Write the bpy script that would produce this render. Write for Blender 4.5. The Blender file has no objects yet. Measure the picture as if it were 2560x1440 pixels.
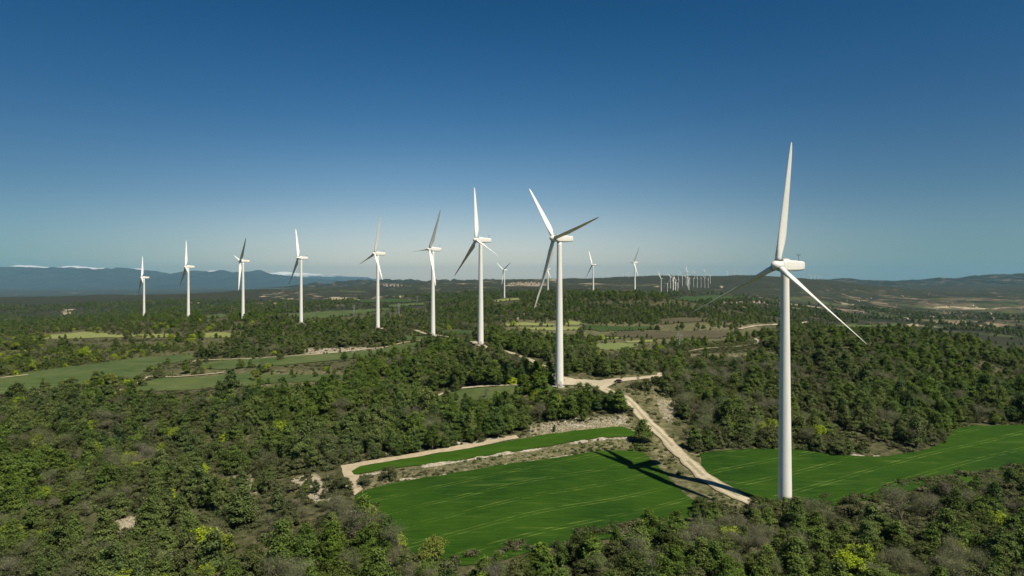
import bpy, math, random
import numpy as np
from mathutils import Vector, Matrix
from mathutils.geometry import delaunay_2d_cdt
rng = np.random.default_rng(7)
random.seed(7)
S = bpy.context.scene
COL = S.collection
R = math.radians

# ------------------------------------------------------------------ camera, sky, sun, exposure
CZ = 100.0            # camera height in the world; the horizon lies at this height
FPX = 1730.0          # focal length in pixels of the 2560 px wide photograph
cam = bpy.data.cameras.new('camera'); camo = bpy.data.objects.new('camera', cam); COL.objects.link(camo)
camo.location = (0, 0, CZ); camo.rotation_euler = (R(90), 0, 0)
cam.sensor_width = 36; cam.lens = 36 * FPX / 2560; cam.shift_y = -20 / 2560
cam.clip_start = 1; cam.clip_end = 200000
S.camera = camo
SUN_EL, SUN_AZ = 53.7, 45.0   # sun high, behind the camera and to its right
sd = Vector((math.sin(R(SUN_AZ)) * math.cos(R(SUN_EL)), -math.cos(R(SUN_AZ)) * math.cos(R(SUN_EL)), math.sin(R(SUN_EL))))
W = bpy.data.worlds.new('World'); S.world = W; W.use_nodes = True
nt = W.node_tree; bg = nt.nodes['Background']
sky = nt.nodes.new('ShaderNodeTexSky'); sky.sky_type = 'NISHITA'; sky.sun_disc = False
sky.sun_elevation = R(SUN_EL); sky.sun_rotation = math.atan2(sd.x, sd.y)
sky.altitude = 600; sky.air_density = 1.0; sky.dust_density = 0.6; sky.ozone_density = 3.0
# the clear spring sky: deep polarised blue overhead, pale at the horizon and palest straight ahead
wt = nt.nodes.new('ShaderNodeTexCoord'); ws = nt.nodes.new('ShaderNodeSeparateXYZ'); nt.links.new(wt.outputs['Generated'], ws.inputs[0])
def wramp(fac, stops):
    n = nt.nodes.new('ShaderNodeValToRGB'); cr = n.color_ramp; cr.interpolation = 'B_SPLINE' if len(stops) > 3 else 'EASE'
    while len(cr.elements) < len(stops): cr.elements.new(.5)
    for e, (p, c) in zip(cr.elements, stops): e.position = p; e.color = (*[x / SKG for x in c], 1)
    nt.links.new(fac, n.inputs[0]); return n.outputs[0]
def wmix(a, b_, f=1.0, mode='MULTIPLY'):
    n = nt.nodes.new('ShaderNodeMix'); n.data_type = 'RGBA'; n.blend_type = mode; n.inputs[0].default_value = 1 if not hasattr(f, 'links') else 1
    if hasattr(f, 'links'): nt.links.new(f, n.inputs[0])
    for i, v in ((6, a), (7, b_)):
        if isinstance(v, tuple): n.inputs[i].default_value = v
        else: nt.links.new(v, n.inputs[i])
    return n.outputs[2]
SKG = 2.5
SKY_STOPS = [(0, (2.2, 1.85, 1.6)), (.035, (2.08, 1.66, 1.48)), (.115, (.84, 1.02, 1.08)), (.225, (.26, .68, .93)), (.37, (.03, .44, .72)), (.6, (.02, .32, .56)), (1, (.02, .28, .50))]
g1 = wramp(ws.outputs[2], SKY_STOPS)
ax = nt.nodes.new('ShaderNodeMath'); ax.operation = 'SUBTRACT'; nt.links.new(ws.outputs[0], ax.inputs[0]); ax.inputs[1].default_value = -0.05
ab = nt.nodes.new('ShaderNodeMath'); ab.operation = 'ABSOLUTE'; nt.links.new(ax.outputs[0], ab.inputs[0])
SKG = 1.0
g2 = wramp(ab.outputs[0], [(0.04, (1, 1, 1)), (.62, (.25, .45, .55))])
fl = nt.nodes.new('ShaderNodeMapRange'); nt.links.new(ws.outputs[2], fl.inputs[0]); fl.inputs[1].default_value = .02; fl.inputs[2].default_value = .42; fl.inputs[3].default_value = 1; fl.inputs[4].default_value = 0
g2b = wmix((1, 1, 1, 1), g2, fl.outputs[0], 'MIX')
sc1 = nt.nodes.new('ShaderNodeVectorMath'); sc1.operation = 'SCALE'; nt.links.new(wmix(wmix(sky.outputs[0], g1), g2b), sc1.inputs[0]); sc1.inputs['Scale'].default_value = 2.5
nt.links.new(sc1.outputs[0], bg.inputs[0])
bg.inputs[1].default_value = 0.062
sl = bpy.data.lights.new('sun', 'SUN'); slo = bpy.data.objects.new('sun', sl); COL.objects.link(slo)
sl.energy = 5.0; sl.angle = R(0.5); sl.color = (1.0, 0.92, 0.76)
slo.rotation_euler = sd.to_track_quat('Z', 'Y').to_euler()
S.view_settings.view_transform = 'Standard'; S.view_settings.look = 'None'
S.view_settings.exposure = 0.25; S.view_settings.gamma = 1.0
S.cycles.max_bounces = 4; S.cycles.diffuse_bounces = 2; S.cycles.glossy_bounces = 1
S.cycles.transmission_bounces = 2; S.cycles.volume_bounces = 0; S.cycles.transparent_max_bounces = 4

# ------------------------------------------------------------------ helpers
def tag(o, label=None, cat=None, group=None, kind=None):
    if label: o['label'] = label
    if cat: o['category'] = cat
    if group: o['group'] = group
    if kind: o['kind'] = kind
    return o
def empty(name, loc=(0, 0, 0), rz=0, sc=1.0):
    o = bpy.data.objects.new(name, None); COL.objects.link(o)
    o.location = loc; o.rotation_euler = (0, 0, rz); o.scale = (sc, sc, sc); o.empty_display_size = 0.5
    return o
def link(name, me, parent=None, loc=None):
    o = bpy.data.objects.new(name, me); COL.objects.link(o)
    if parent: o.parent = parent
    if loc is not None: o.location = loc
    return o
def mesh(name, V, F, mats, smooth=False, mi=None):
    me = bpy.data.meshes.new(name)
    me.from_pydata([tuple(v) for v in V], [], [tuple(int(i) for i in f) for f in F])
    for m in (mats if isinstance(mats, (list, tuple)) else [mats]): me.materials.append(m)
    if smooth: me.polygons.foreach_set('use_smooth', [True] * len(me.polygons))
    if mi is not None: me.polygons.foreach_set('material_index', np.asarray(mi, dtype=np.int32))
    me.update(); return me
def quadmesh(name, V, Q, mats, smooth=False):
    """fast path for large all-quad meshes"""
    me = bpy.data.meshes.new(name); V = np.asarray(V, dtype=np.float32); Q = np.asarray(Q, dtype=np.int32)
    me.vertices.add(len(V)); me.vertices.foreach_set('co', V.ravel())
    me.loops.add(Q.size); me.loops.foreach_set('vertex_index', Q.ravel())
    me.polygons.add(len(Q)); me.polygons.foreach_set('loop_start', np.arange(len(Q), dtype=np.int32) * Q.shape[1])
    if smooth: me.polygons.foreach_set('use_smooth', np.ones(len(Q), dtype=bool))
    for m in (mats if isinstance(mats, (list, tuple)) else [mats]): me.materials.append(m)
    me.update(calc_edges=True); me.validate(); return me
class MB:
    def __init__(s): s.V = []; s.F = []
    def add(s, V, F):
        n = len(s.V); s.V += [tuple(v) for v in V]; s.F += [tuple(i + n for i in f) for f in F]
    def box(s, c, d, rz=0):
        ca, sa = math.cos(rz), math.sin(rz); V = []
        for z in (-1, 1):
            for x, y in ((-1, -1), (1, -1), (1, 1), (-1, 1)):
                a, b = x * d[0] / 2, y * d[1] / 2
                V.append((c[0] + a * ca - b * sa, c[1] + a * sa + b * ca, c[2] + z * d[2] / 2))
        s.add(V, [(3, 2, 1, 0), (4, 5, 6, 7), (0, 1, 5, 4), (1, 2, 6, 5), (2, 3, 7, 6), (3, 0, 4, 7)])
    def tube(s, pts, rad, n=8, cap=True):
        pts = [Vector(p) for p in pts]; V = []; F = []
        for i, p in enumerate(pts):
            t = (pts[min(i + 1, len(pts) - 1)] - pts[max(i - 1, 0)]).normalized()
            a = t.orthogonal().normalized() if abs(t.z) < .99 else Vector((1, 0, 0)); 
            if abs(t.z) < .99: a = t.cross(Vector((0, 0, 1))).normalized()
            b = t.cross(a).normalized()
            r = rad[i] if hasattr(rad, '__len__') else rad
            for k in range(n):
                q = 2 * math.pi * k / n; V.append(p + a * (r * math.cos(q)) + b * (r * math.sin(q)))
        for i in range(len(pts) - 1):
            for k in range(n):
                F.append((i * n + k, i * n + (k + 1) % n, (i + 1) * n + (k + 1) % n, (i + 1) * n + k))
        if cap: F.append(tuple(range(n))[::-1]); F.append(tuple((len(pts) - 1) * n + k for k in range(n)))
        s.add(V, F)
    def mesh(s, name, mats, smooth=False): return mesh(name, s.V, s.F, mats, smooth)
def vnoise(x, y, seed=0):
    """smooth value noise in 0..1, vectorised"""
    xi = np.floor(x).astype(np.int64); yi = np.floor(y).astype(np.int64); fx = x - xi; fy = y - yi
    fx = fx * fx * (3 - 2 * fx); fy = fy * fy * (3 - 2 * fy)
    def h(a, b):
        n = (a * 374761393 + b * 668265263 + seed * 974634777) & 0xFFFFFFFF
        n = ((n ^ (n >> 13)) * 1274126177) & 0xFFFFFFFF
        return ((n ^ (n >> 16)) & 0xFFFFFF) / float(0xFFFFFF)
    return (h(xi, yi) * (1 - fx) + h(xi + 1, yi) * fx) * (1 - fy) + (h(xi, yi + 1) * (1 - fx) + h(xi + 1, yi + 1) * fx) * fy
def fbm(x, y, seed=0, oct=4):
    t = 0; a = 1; s = 0
    for k in range(oct):
        t = t + a * vnoise(x * 2 ** k, y * 2 ** k, seed + k); s += a; a *= .5
    return t / s
def inpoly(px, py, poly):
    c = np.zeros(np.shape(px), dtype=bool); n = len(poly)
    for i in range(n):
        x1, y1 = poly[i]; x2, y2 = poly[i - 1]
        if y1 == y2: continue
        c ^= ((y1 > py) != (y2 > py)) & (px < (x2 - x1) * (py - y1) / (y2 - y1) + x1)
    return c

# ------------------------------------------------------------------ materials
def mat(name, rough=.8, spec=.3):
    m = bpy.data.materials.new(name); m.use_nodes = True; b = m.node_tree.nodes['Principled BSDF']
    b.inputs['Roughness'].default_value = rough; b.inputs['Specular IOR Level'].default_value = spec
    return m, m.node_tree, b
def N(t, typ, **k):
    n = t.nodes.new(typ)
    for a, v in k.items(): setattr(n, a, v)
    return n
def noise(t, scale, detail=4, vec=None, rough=.55):
    n = N(t, 'ShaderNodeTexNoise'); n.inputs['Scale'].default_value = scale; n.inputs['Detail'].default_value = detail
    n.inputs['Roughness'].default_value = rough
    if vec: t.links.new(vec, n.inputs['Vector'])
    return n.outputs['Fac']
def ramp(t, fac, stops, interp='LINEAR'):
    n = N(t, 'ShaderNodeValToRGB'); cr = n.color_ramp; cr.interpolation = interp
    while len(cr.elements) < len(stops): cr.elements.new(.5)
    for e, (p, c) in zip(cr.elements, stops): e.position = p; e.color = (*c, 1) if len(c) == 3 else c
    t.links.new(fac, n.inputs[0]); return n.outputs[0]
def mixc(t, f, a, b, mode='MIX'):
    n = N(t, 'ShaderNodeMix', data_type='RGBA', blend_type=mode)
    for sock, v in ((0, f), (6, a), (7, b)):
        if isinstance(v, (int, float)): n.inputs[sock].default_value = v
        elif isinstance(v, tuple): n.inputs[sock].default_value = (*v, 1)
        else: t.links.new(v, n.inputs[sock])
    return n.outputs[2]
def mth(t, op, a, b=None, clamp=False):
    n = N(t, 'ShaderNodeMath', operation=op, use_clamp=clamp)
    for i, v in enumerate((a, b)):
        if v is None: continue
        if isinstance(v, (int, float)): n.inputs[i].default_value = v
        else: t.links.new(v, n.inputs[i])
    return n.outputs[0]
def position(t): return N(t, 'ShaderNodeNewGeometry').outputs['Position']
def flat(name, c, rough=.7, var=.12, scale=2.0):
    m, t, b = mat(name, rough); p = position(t)
    n = noise(t, scale, 3, p)
    t.links.new(ramp(t, n, [(.3, tuple(x * (1 - var) for x in c)), (.7, tuple(min(1, x * (1 + var)) for x in c))]), b.inputs['Base Color'])
    return m

def white_paint():
    m, t, b = mat('turbine_paint', .42, .35); tc = N(t, 'ShaderNodeTexCoord').outputs['Object']
    mp = N(t, 'ShaderNodeMapping'); mp.inputs['Scale'].default_value = (1.2, 1.2, .07); t.links.new(tc, mp.inputs[0])
    n = noise(t, 1.0, 5, mp.outputs[0]); n2 = noise(t, .25, 3, tc)
    c = ramp(t, n, [(.25, (.70, .68, .62)), (.5, (.84, .82, .76)), (.8, (.88, .86, .80))])
    c = mixc(t, mth(t, 'MULTIPLY', n2, .35), c, (.58, .57, .53)); t.links.new(c, b.inputs['Base Color'])
    return m
def ground_mat():
    m, t, b = mat('scrub_ground', .95, .1); p = position(t)
    a = N(t, 'ShaderNodeAttribute', attribute_name='cover'); sp = N(t, 'ShaderNodeSeparateColor'); t.links.new(a.outputs['Color'], sp.inputs[0])
    stony, farm, dry = sp.outputs[0], sp.outputs[1], sp.outputs[2]
    n1 = noise(t, .35, 6, p, .65); n2 = noise(t, .05, 4, p); n3 = noise(t, 1.4, 4, p, .7)
    base = ramp(t, n1, [(.3, (.028, .034, .014)), (.5, (.052, .056, .024)), (.62, (.085, .078, .04)), (.8, (.15, .125, .075))])
    drygr = ramp(t, n1, [(.34, (.06, .065, .026)), (.48, (.115, .115, .052)), (.58, (.17, .155, .085)), (.7, (.30, .26, .16))])
    c = mixc(t, mth(t, 'MULTIPLY', dry, ramp(t, n2, [(.3, (.6,)*3), (.6, (1,)*3)]), True), base, drygr)
    # bare pale limestone shows through in broken spots
    s = mth(t, 'ADD', mth(t, 'MULTIPLY', stony, 1.0), mth(t, 'MULTIPLY', mth(t, 'SUBTRACT', n3, .5), 1.7))
    c = mixc(t, ramp(t, s, [(.5, (0,)*3), (.72, (1,)*3)]), c, ramp(t, n1, [(.3, (.26, .22, .15)), (.7, (.46, .40, .29))]))
    # farmland patchwork of the far country
    mp = N(t, 'ShaderNodeMapping'); mp.inputs['Rotation'].default_value = (0, 0, .35); mp.inputs['Scale'].default_value = (1 / 190, 1 / 130, 0)
    nv = N(t, 'ShaderNodeTexNoise'); nv.inputs['Scale'].default_value = .004; t.links.new(p, nv.inputs['Vector'])
    off = N(t, 'ShaderNodeVectorMath', operation='MULTIPLY_ADD'); t.links.new(nv.outputs['Color'], off.inputs[0])
    off.inputs[1].default_value = (260, 260, 0); t.links.new(p, off.inputs[2]); t.links.new(off.outputs[0], mp.inputs[0])
    vo = N(t, 'ShaderNodeTexVoronoi'); vo.inputs['Scale'].default_value = 1; t.links.new(mp.outputs[0], vo.inputs['Vector'])
    sc = N(t, 'ShaderNodeSeparateColor'); t.links.new(vo.outputs['Color'], sc.inputs[0])
    crop = ramp(t, sc.outputs[0], [(0, (.03, .035, .018)), (.22, (.055, .068, .028)), (.40, (.075, .068, .042)), (.55, (.035, .045, .02)), (.72, (.12, .095, .06)), (.82, (.07, .085, .034)), (.91, (.24, .185, .12)), (.97, (.36, .30, .20))], 'CONSTANT')
    nf = noise(t, .012, 5, p, .65); nw = noise(t, .0011, 4, p, .6)
    wood = mixc(t, nf, (.022, .027, .014), (.050, .050, .028))
    f = mth(t, 'ADD', mth(t, 'ADD', farm, mth(t, 'MULTIPLY', mth(t, 'SUBTRACT', nw, .5), 1.3)), mth(t, 'MULTIPLY', mth(t, 'SUBTRACT', nf, .5), 1.0))
    far = mixc(t, ramp(t, f, [(.44, (0,)*3), (.5, (1,)*3)]), wood, crop)
    mf = N(t, 'ShaderNodeMapping'); mf.inputs['Scale'].default_value = (.0075, .0042, 0); t.links.new(p, mf.inputs[0])
    fk = mth(t, 'ADD', noise(t, 1.0, 5, mf.outputs[0], .68), mth(t, 'MULTIPLY', mth(t, 'SUBTRACT', farm, .35), .22))
    far = mixc(t, ramp(t, fk, [(.618, (0,)*3), (.640, (.75,)*3)]), far, ramp(t, sc.outputs[1], [(0, (.24, .18, .12)), (.4, (.08, .10, .035)), (.75, (.33, .26, .18))], 'CONSTANT'))
    mf2 = N(t, 'ShaderNodeMapping'); mf2.inputs['Scale'].default_value = (.016, .009, 0); mf2.inputs['Location'].default_value = (7, 3, 0); t.links.new(p, mf2.inputs[0])
    fk2 = noise(t, 1.0, 4, mf2.outputs[0], .6)
    far = mixc(t, ramp(t, fk2, [(.36, (.75,)*3), (.44, (0,)*3)]), far, (.016, .021, .012))
    ln = N(t, 'ShaderNodeVectorMath', operation='LENGTH'); t.links.new(p, ln.inputs[0])
    mr = N(t, 'ShaderNodeMapRange'); mr.inputs[1].default_value = 1300; mr.inputs[2].default_value = 1900; t.links.new(ln.outputs['Value'], mr.inputs[0])
    fs = mth(t, 'ADD', mth(t, 'MULTIPLY', stony, 1.0), mth(t, 'MULTIPLY', mth(t, 'SUBTRACT', nf, .5), 1.4))
    far = mixc(t, ramp(t, fs, [(.55, (0,)*3), (.68, (1,)*3)]), far, (.34, .28, .20))
    t.links.new(mixc(t, mr.outputs[0], c, far), b.inputs['Base Color'])
    bp = N(t, 'ShaderNodeBump'); bp.inputs['Strength'].default_value = .7; bp.inputs['Distance'].default_value = .4
    t.links.new(n1, bp.inputs['Height']); t.links.new(bp.outputs[0], b.inputs['Normal'])
    return m
def field_mat(name, c1, c2, line, ang, period=7.0, amt=.5, speck=.0):
    """crop rows: c1/c2 broad tone, thin paler tramlines every period metres"""
    m, t, b = mat(name, .9, .15); p = position(t)
    n = noise(t, .03, 4, p); nn = noise(t, .9, 5, p, .7)
    base = mixc(t, ramp(t, n, [(.35, (0,)*3), (.65, (1,)*3)]), c1, c2)
    base = mixc(t, mth(t, 'MULTIPLY', nn, .5), base, tuple(x * .62 for x in c1))
    mp = N(t, 'ShaderNodeMapping'); mp.inputs['Rotation'].default_value = (0, 0, ang); t.links.new(p, mp.inputs[0])
    nd = N(t, 'ShaderNodeTexNoise'); nd.inputs['Scale'].default_value = .018; nd.inputs['Detail'].default_value = 2; t.links.new(p, nd.inputs['Vector'])
    sx = N(t, 'ShaderNodeSeparateXYZ'); t.links.new(mp.outputs[0], sx.inputs[0])
    u = mth(t, 'ADD', sx.outputs[1], mth(t, 'MULTIPLY', nd.outputs['Fac'], 2.2))
    fr = mth(t, 'MULTIPLY', mth(t, 'FRACT', mth(t, 'DIVIDE', u, period)), period)      # metres across one bout
    def wheel(off):
        return ramp(t, mth(t, 'ABSOLUTE', mth(t, 'SUBTRACT', fr, off)), [(0, (1,)*3), (.16, (.7,)*3), (.34, (0,)*3)])
    lt = mth(t, 'MAXIMUM', wheel(period * .5 - .95), wheel(period * .5 + .95))
    ms = N(t, 'ShaderNodeMapping'); ms.inputs['Rotation'].default_value = (0, 0, ang); ms.inputs['Scale'].default_value = (.035, .30, 1); t.links.new(p, ms.inputs[0])
    stv = noise(t, 1.0, 6, ms.outputs[0], .7)
    br = ramp(t, stv, [(.40, (0,)*3), (.62, (1,)*3)])
    ms2 = N(t, 'ShaderNodeMapping'); ms2.inputs['Rotation'].default_value = (0, 0, ang); ms2.inputs['Scale'].default_value = (.12, 1.3, 1); t.links.new(p, ms2.inputs[0])
    fine = noise(t, 1.0, 5, ms2.outputs[0], .7)
    base = mixc(t, ramp(t, fine, [(.42, (0,)*3), (.75, (.45,)*3)]), base, tuple(min(1, x * 1.5 + .006) for x in c2))
    base = mixc(t, ramp(t, fine, [(.25, (.5,)*3), (.45, (0,)*3)]), base, tuple(x * .55 for x in c1))
    base = mixc(t, ramp(t, stv, [(.55, (0,)*3), (.75, (.35,)*3)]), base, line)
    c = mixc(t, mth(t, 'MULTIPLY', mth(t, 'MULTIPLY', lt, br), amt), base, line)
    if speck:
        sn = ramp(t, noise(t, 1.1, 3, p, .8), [(.70, (0,)*3), (.76, (1,)*3)]); bigm = ramp(t, noise(t, .06, 3, p), [(.48, (0,)*3), (.62, (1,)*3)])
        c = mixc(t, mth(t, 'MULTIPLY', mth(t, 'MULTIPLY', sn, bigm), speck), c, line)
    t.links.new(c, b.inputs['Base Color'])
    bp = N(t, 'ShaderNodeBump'); bp.inputs['Strength'].default_value = .5; bp.inputs['Distance'].default_value = .15
    t.links.new(nn, bp.inputs['Height']); t.links.new(bp.outputs[0], b.inputs['Normal'])
    return m
def gravel_mat(name, c):
    m, t, b = mat(name, .95, .1); p = position(t); n = noise(t, .6, 6, p, .7); n2 = noise(t, .08, 3, p)
    a = ramp(t, n, [(.3, tuple(x * .72 for x in c)), (.55, c), (.8, tuple(min(1, x * 1.15) for x in c))])
    t.links.new(mixc(t, ramp(t, n2, [(.4, (0,)*3), (.8, (.35,)*3)]), a, (.17, .15, .08)), b.inputs['Base Color']); return m
def leaf_mat(name, cols, bright=1.0, patch=None, fresh=None):
    m, t, b = mat(name, .75, .12)
    oi = N(t, 'ShaderNodeObjectInfo'); g = N(t, 'ShaderNodeNewGeometry')
    c = ramp(t, oi.outputs['Random'], [(i / (len(cols) - 1), tuple(x * bright for x in k)) for i, k in enumerate(cols)])
    c = mixc(t, ramp(t, noise(t, .018, 3, g.outputs['Position']), [(.46, (0,)*3), (.62, (.6,)*3)]), c, tuple(x * bright for x in fresh)) if fresh else c
    if patch:
        c = mixc(t, ramp(t, noise(t, .011, 3, g.outputs['Position']), [(.42, (0,)*3), (.6, (.45,)*3)]), c, patch)
    v = mth(t, 'ADD', mth(t, 'MULTIPLY', g.outputs['Random Per Island'], .9), .55)
    n = N(t, 'ShaderNodeVectorMath', operation='SCALE'); t.links.new(c, n.inputs[0]); t.links.new(v, n.inputs['Scale'])
    t.links.new(n.outputs[0], b.inputs['Base Color'])
    tr = N(t, 'ShaderNodeBsdfTranslucent'); t.links.new(n.outputs[0], tr.inputs[0]); mx = N(t, 'ShaderNodeMixShader'); mx.inputs[0].default_value = .28
    out = [x for x in t.nodes if x.type == 'OUTPUT_MATERIAL'][0]; t.links.new(b.outputs[0], mx.inputs[1]); t.links.new(tr.outputs[0], mx.inputs[2]); t.links.new(mx.outputs[0], out.inputs['Surface'])
    return m

M = {}
M['white'] = white_paint()
M['ground'] = ground_mat()
M['dark'] = flat('dark_seal', (.05, .05, .05))
M['steel'] = flat('galvanised_steel', (.38, .39, .40), .45)
M['concrete'] = flat('concrete', (.50, .47, .41))
M['lush'] = field_mat('young_wheat', (.010, .043, .0005), (.030, .076, .0015), (.16, .22, .045), -.52, 13.0, .65, .8)
M['strip'] = field_mat('strip_wheat', (.022, .066, .001), (.034, .086, .002), (.13, .20, .035), -.52, 13.0, .35, .3)
M['meadow'] = field_mat('meadow_green', (.042, .078, .018), (.100, .125, .040), (.26, .24, .13), -.4, 9.0, .35, .8)
M['deepgreen'] = field_mat('deep_green_crop', (.032, .064, .014), (.046, .078, .018), (.14, .13, .07), .2, 14.0, .5, .3)
M['yellowgreen'] = field_mat('yellow_green_crop', (.17, .20, .060), (.24, .26, .085), (.34, .32, .15), .9, 12.0, .6, .2)
M['striped'] = field_mat('striped_yellow_green_crop', (.14, .18, .055), (.17, .20, .065), (.36, .36, .14), 1.25, 16.0, 1.0)
M['pale'] = field_mat('pale_soil', (.30, .24, .16), (.38, .31, .20), (.2, .17, .1), .6, 10.0, .3)
M['brown'] = field_mat('fallow_brown', (.070, .064, .034), (.105, .090, .050), (.045, .05, .024), .1, 20.0, .5, .6)
M['gravel'] = gravel_mat('pale_gravel', (.50, .43, .31))
M['verge'] = gravel_mat('worn_gravel_with_grass', (.33, .29, .19))
M['earth'] = gravel_mat('bare_earth', (.46, .38, .26))
M['bark'] = flat('bark', (.13, .105, .085), .9, .3, 3)
M['stone'] = flat('limestone', (.36, .32, .25), .95, .35, 1.2)

# ------------------------------------------------------------------ terrain: heights relative to the camera, given at (column, depth)
CP = [(-900,60,-88),(640,60,-86),(1280,60,-82),(1900,60,-78),(3200,60,-78),
(-600,120,-88),(400,120,-86),(1280,120,-81),(1900,120,-77),(2560,120,-76),(3200,120,-77),
(-400,190,-86),(0,190,-84.5),(600,190,-82),(1130,190,-77),(1700,190,-74.5),(2560,190,-75),(3000,190,-76),
(1955,227,-75.5),(1878,234.5,-74.7),(1769,246,-73.3),(1667,258,-73.4),(1593,267,-72.4),(2100,230,-75),(880,240,-75),(2300,240,-74),(2700,250,-74),(300,280,-80),(-200,280,-82),(900,283,-73.5),(1500,280,-70.8),(1340,250,-72.5),(2200,283,-71.5),
(1590,300,-66.5),(1700,275,-70.5),(1830,250,-73),(1200,300,-70),(1350,315,-67.5),(1560,330,-60),(1700,330,-64.5),(2000,320,-69),(2300,320,-70),(2560,335,-70.5),(2800,330,-71),
(1402,372,-57.5),(1520,378,-57),(1620,372,-57.5),(1000,370,-66),(700,370,-72),(300,370,-75),(0,370,-73),(-400,370,-74),(1200,350,-65.5),
(2300,440,-62),(2560,430,-67),(2800,430,-70),(1800,430,-62),(2000,440,-59),(0,430,-65.5),(300,440,-67.5),(900,430,-62.5),(1060,385,-65.5),(650,450,-66.5),
(1203,508,-47.5),(1400,480,-53.5),(1550,480,-57),(1650,490,-62),(1100,480,-53),
(2250,590,-49),(2000,590,-51),(2400,575,-53.5),(2495,550,-60.5),(2560,520,-69),(2750,500,-78),(2560,680,-98),(1800,560,-60),(1700,560,-63),
(450,590,-65),(0,560,-69),(250,570,-66),(700,530,-61.5),(1040,560,-54.5),(-400,520,-70),
(1400,620,-62),(1550,650,-66),(1800,680,-67.5),(1081,643,-51.5),(945,735,-52),(754,845,-52.5),(606,920,-54.5),(473,1010,-58.5),(363,1225,-73),
(1180,640,-54),(850,640,-57),(600,700,-62),(250,750,-68),(0,900,-73),(-400,900,-80),(760,1000,-66),(900,900,-62),(1000,860,-62),
(2250,900,-88),(2560,800,-110),(2000,850,-72),(1900,720,-66),(1850,1000,-72),(2800,800,-120),(2400,750,-85),
(1500,780,-70),(1400,850,-71),(1640,850,-70.5),(1250,850,-66),(1150,800,-60),(1300,1030,-65),(1500,1050,-66),(1700,1030,-66.5),(1150,1100,-68),
(1250,1350,-52),(1450,1440,-38),(1600,1440,-36),(1700,1400,-46),(1800,1350,-66),(1450,1180,-60),(1600,1180,-61),(1350,1330,-47),
(1258,1850,-50),(1368,2000,-44),(1484,1720,-42),(1587,1620,-40),(1120,1500,-68),(1120,2000,-70),
(2560,1500,-140),(2200,1500,-125),(1950,1500,-88),(3000,1500,-150),(2560,2600,-155),(2200,2600,-145),(1950,2600,-100),(3000,2600,-160),(2560,5000,-150),(2200,5000,-140),(1950,4500,-85),
(2560,9000,-120),(2200,9000,-120),(3000,9000,-110),(3000,5000,-150),
(200,1200,-82),(0,1800,-125),(300,1800,-100),(600,1500,-76),(600,2000,-95),(1000,1500,-72),(-400,1800,-140),(800,1700,-82),
(0,2600,-150),(300,3000,-135),(670,3200,-112),(900,2600,-92),(-400,2600,-165),(820,3600,-108),(1000,3800,-84),(1200,4000,-62),(1200,2800,-72),
(0,5200,-140),(300,5500,-128),(600,6000,-98),(900,7000,-68),(1100,8000,-25),(-400,5200,-160),(1000,5200,-72),
(1500,2500,-72),(1800,2000,-78),(1800,2800,-74),(1500,3200,-72),(1640,3600,-69),(1700,4600,-52),(1760,5600,-32),(1550,5000,-46),(1330,5000,-30),(1400,4000,-52),
(1690,7500,45),(1600,7700,35),(1550,8000,20),(1400,8500,6),(1250,9000,2),(1850,7000,42),(1900,6500,40),(1950,7000,22),(2060,7500,-6),(2110,8000,-30),(1800,5200,-48),
(-400,9000,-285),(0,9000,-285),(300,9500,-275),(600,10500,-215),(850,11500,-120),(-400,14000,-330),(0,14000,-330),(300,14000,-330),(600,16000,-250),(900,16000,-130),(1100,14000,-50),(1280,15000,-20),(1500,14000,-10),
(2560,13000,-90),(2400,12500,-100),(2150,14500,-100),(1950,14000,-80),(1800,14000,-60),(3000,13000,-90),
(2450,20000,-80),(2150,22000,-120),(1800,22000,-100),(1280,22000,-100),(900,24000,-250),(0,28000,-330),(500,28000,-330),(-400,28000,-330),(3000,22000,-50),
(0,45000,-330),(900,45000,-330),(1500,45000,-250),(2560,45000,-250),(-400,45000,-330),(3000,45000,-250)]
CP = np.array(CP, float)
TH = np.arctan((CP[:, 0] - 1280) / FPX); RR = CP[:, 1] / np.cos(TH)
KA, KR = 2.3, 1.0
cu, cv = TH * KA, np.log(RR) * KR
def phi(d2): return np.where(d2 > 1e-12, .5 * d2 * np.log(d2 + 1e-12), 0)
n_ = len(CP); A = np.zeros((n_ + 3, n_ + 3))
A[:n_, :n_] = phi((cu[:, None] - cu) ** 2 + (cv[:, None] - cv) ** 2) + np.eye(n_) * 2e-4
A[:n_, n_] = 1; A[:n_, n_ + 1] = cu; A[:n_, n_ + 2] = cv; A[n_:, :n_] = A[:n_, n_:].T
WT = np.linalg.solve(A, np.concatenate([CP[:, 2], [0, 0, 0]]))
TMAX = .92
TGv = np.concatenate([np.linspace(-math.pi, -1.0, 24)[:-1], np.arange(-1.0, -.70, .01), np.arange(-.70, .70, .0024), np.arange(.70, 1.0, .01), np.linspace(1.0, math.pi, 24)])
LG = np.concatenate([np.linspace(math.log(3), math.log(55), 14)[:-1], np.arange(math.log(55), math.log(62000), .0105)])
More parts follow.
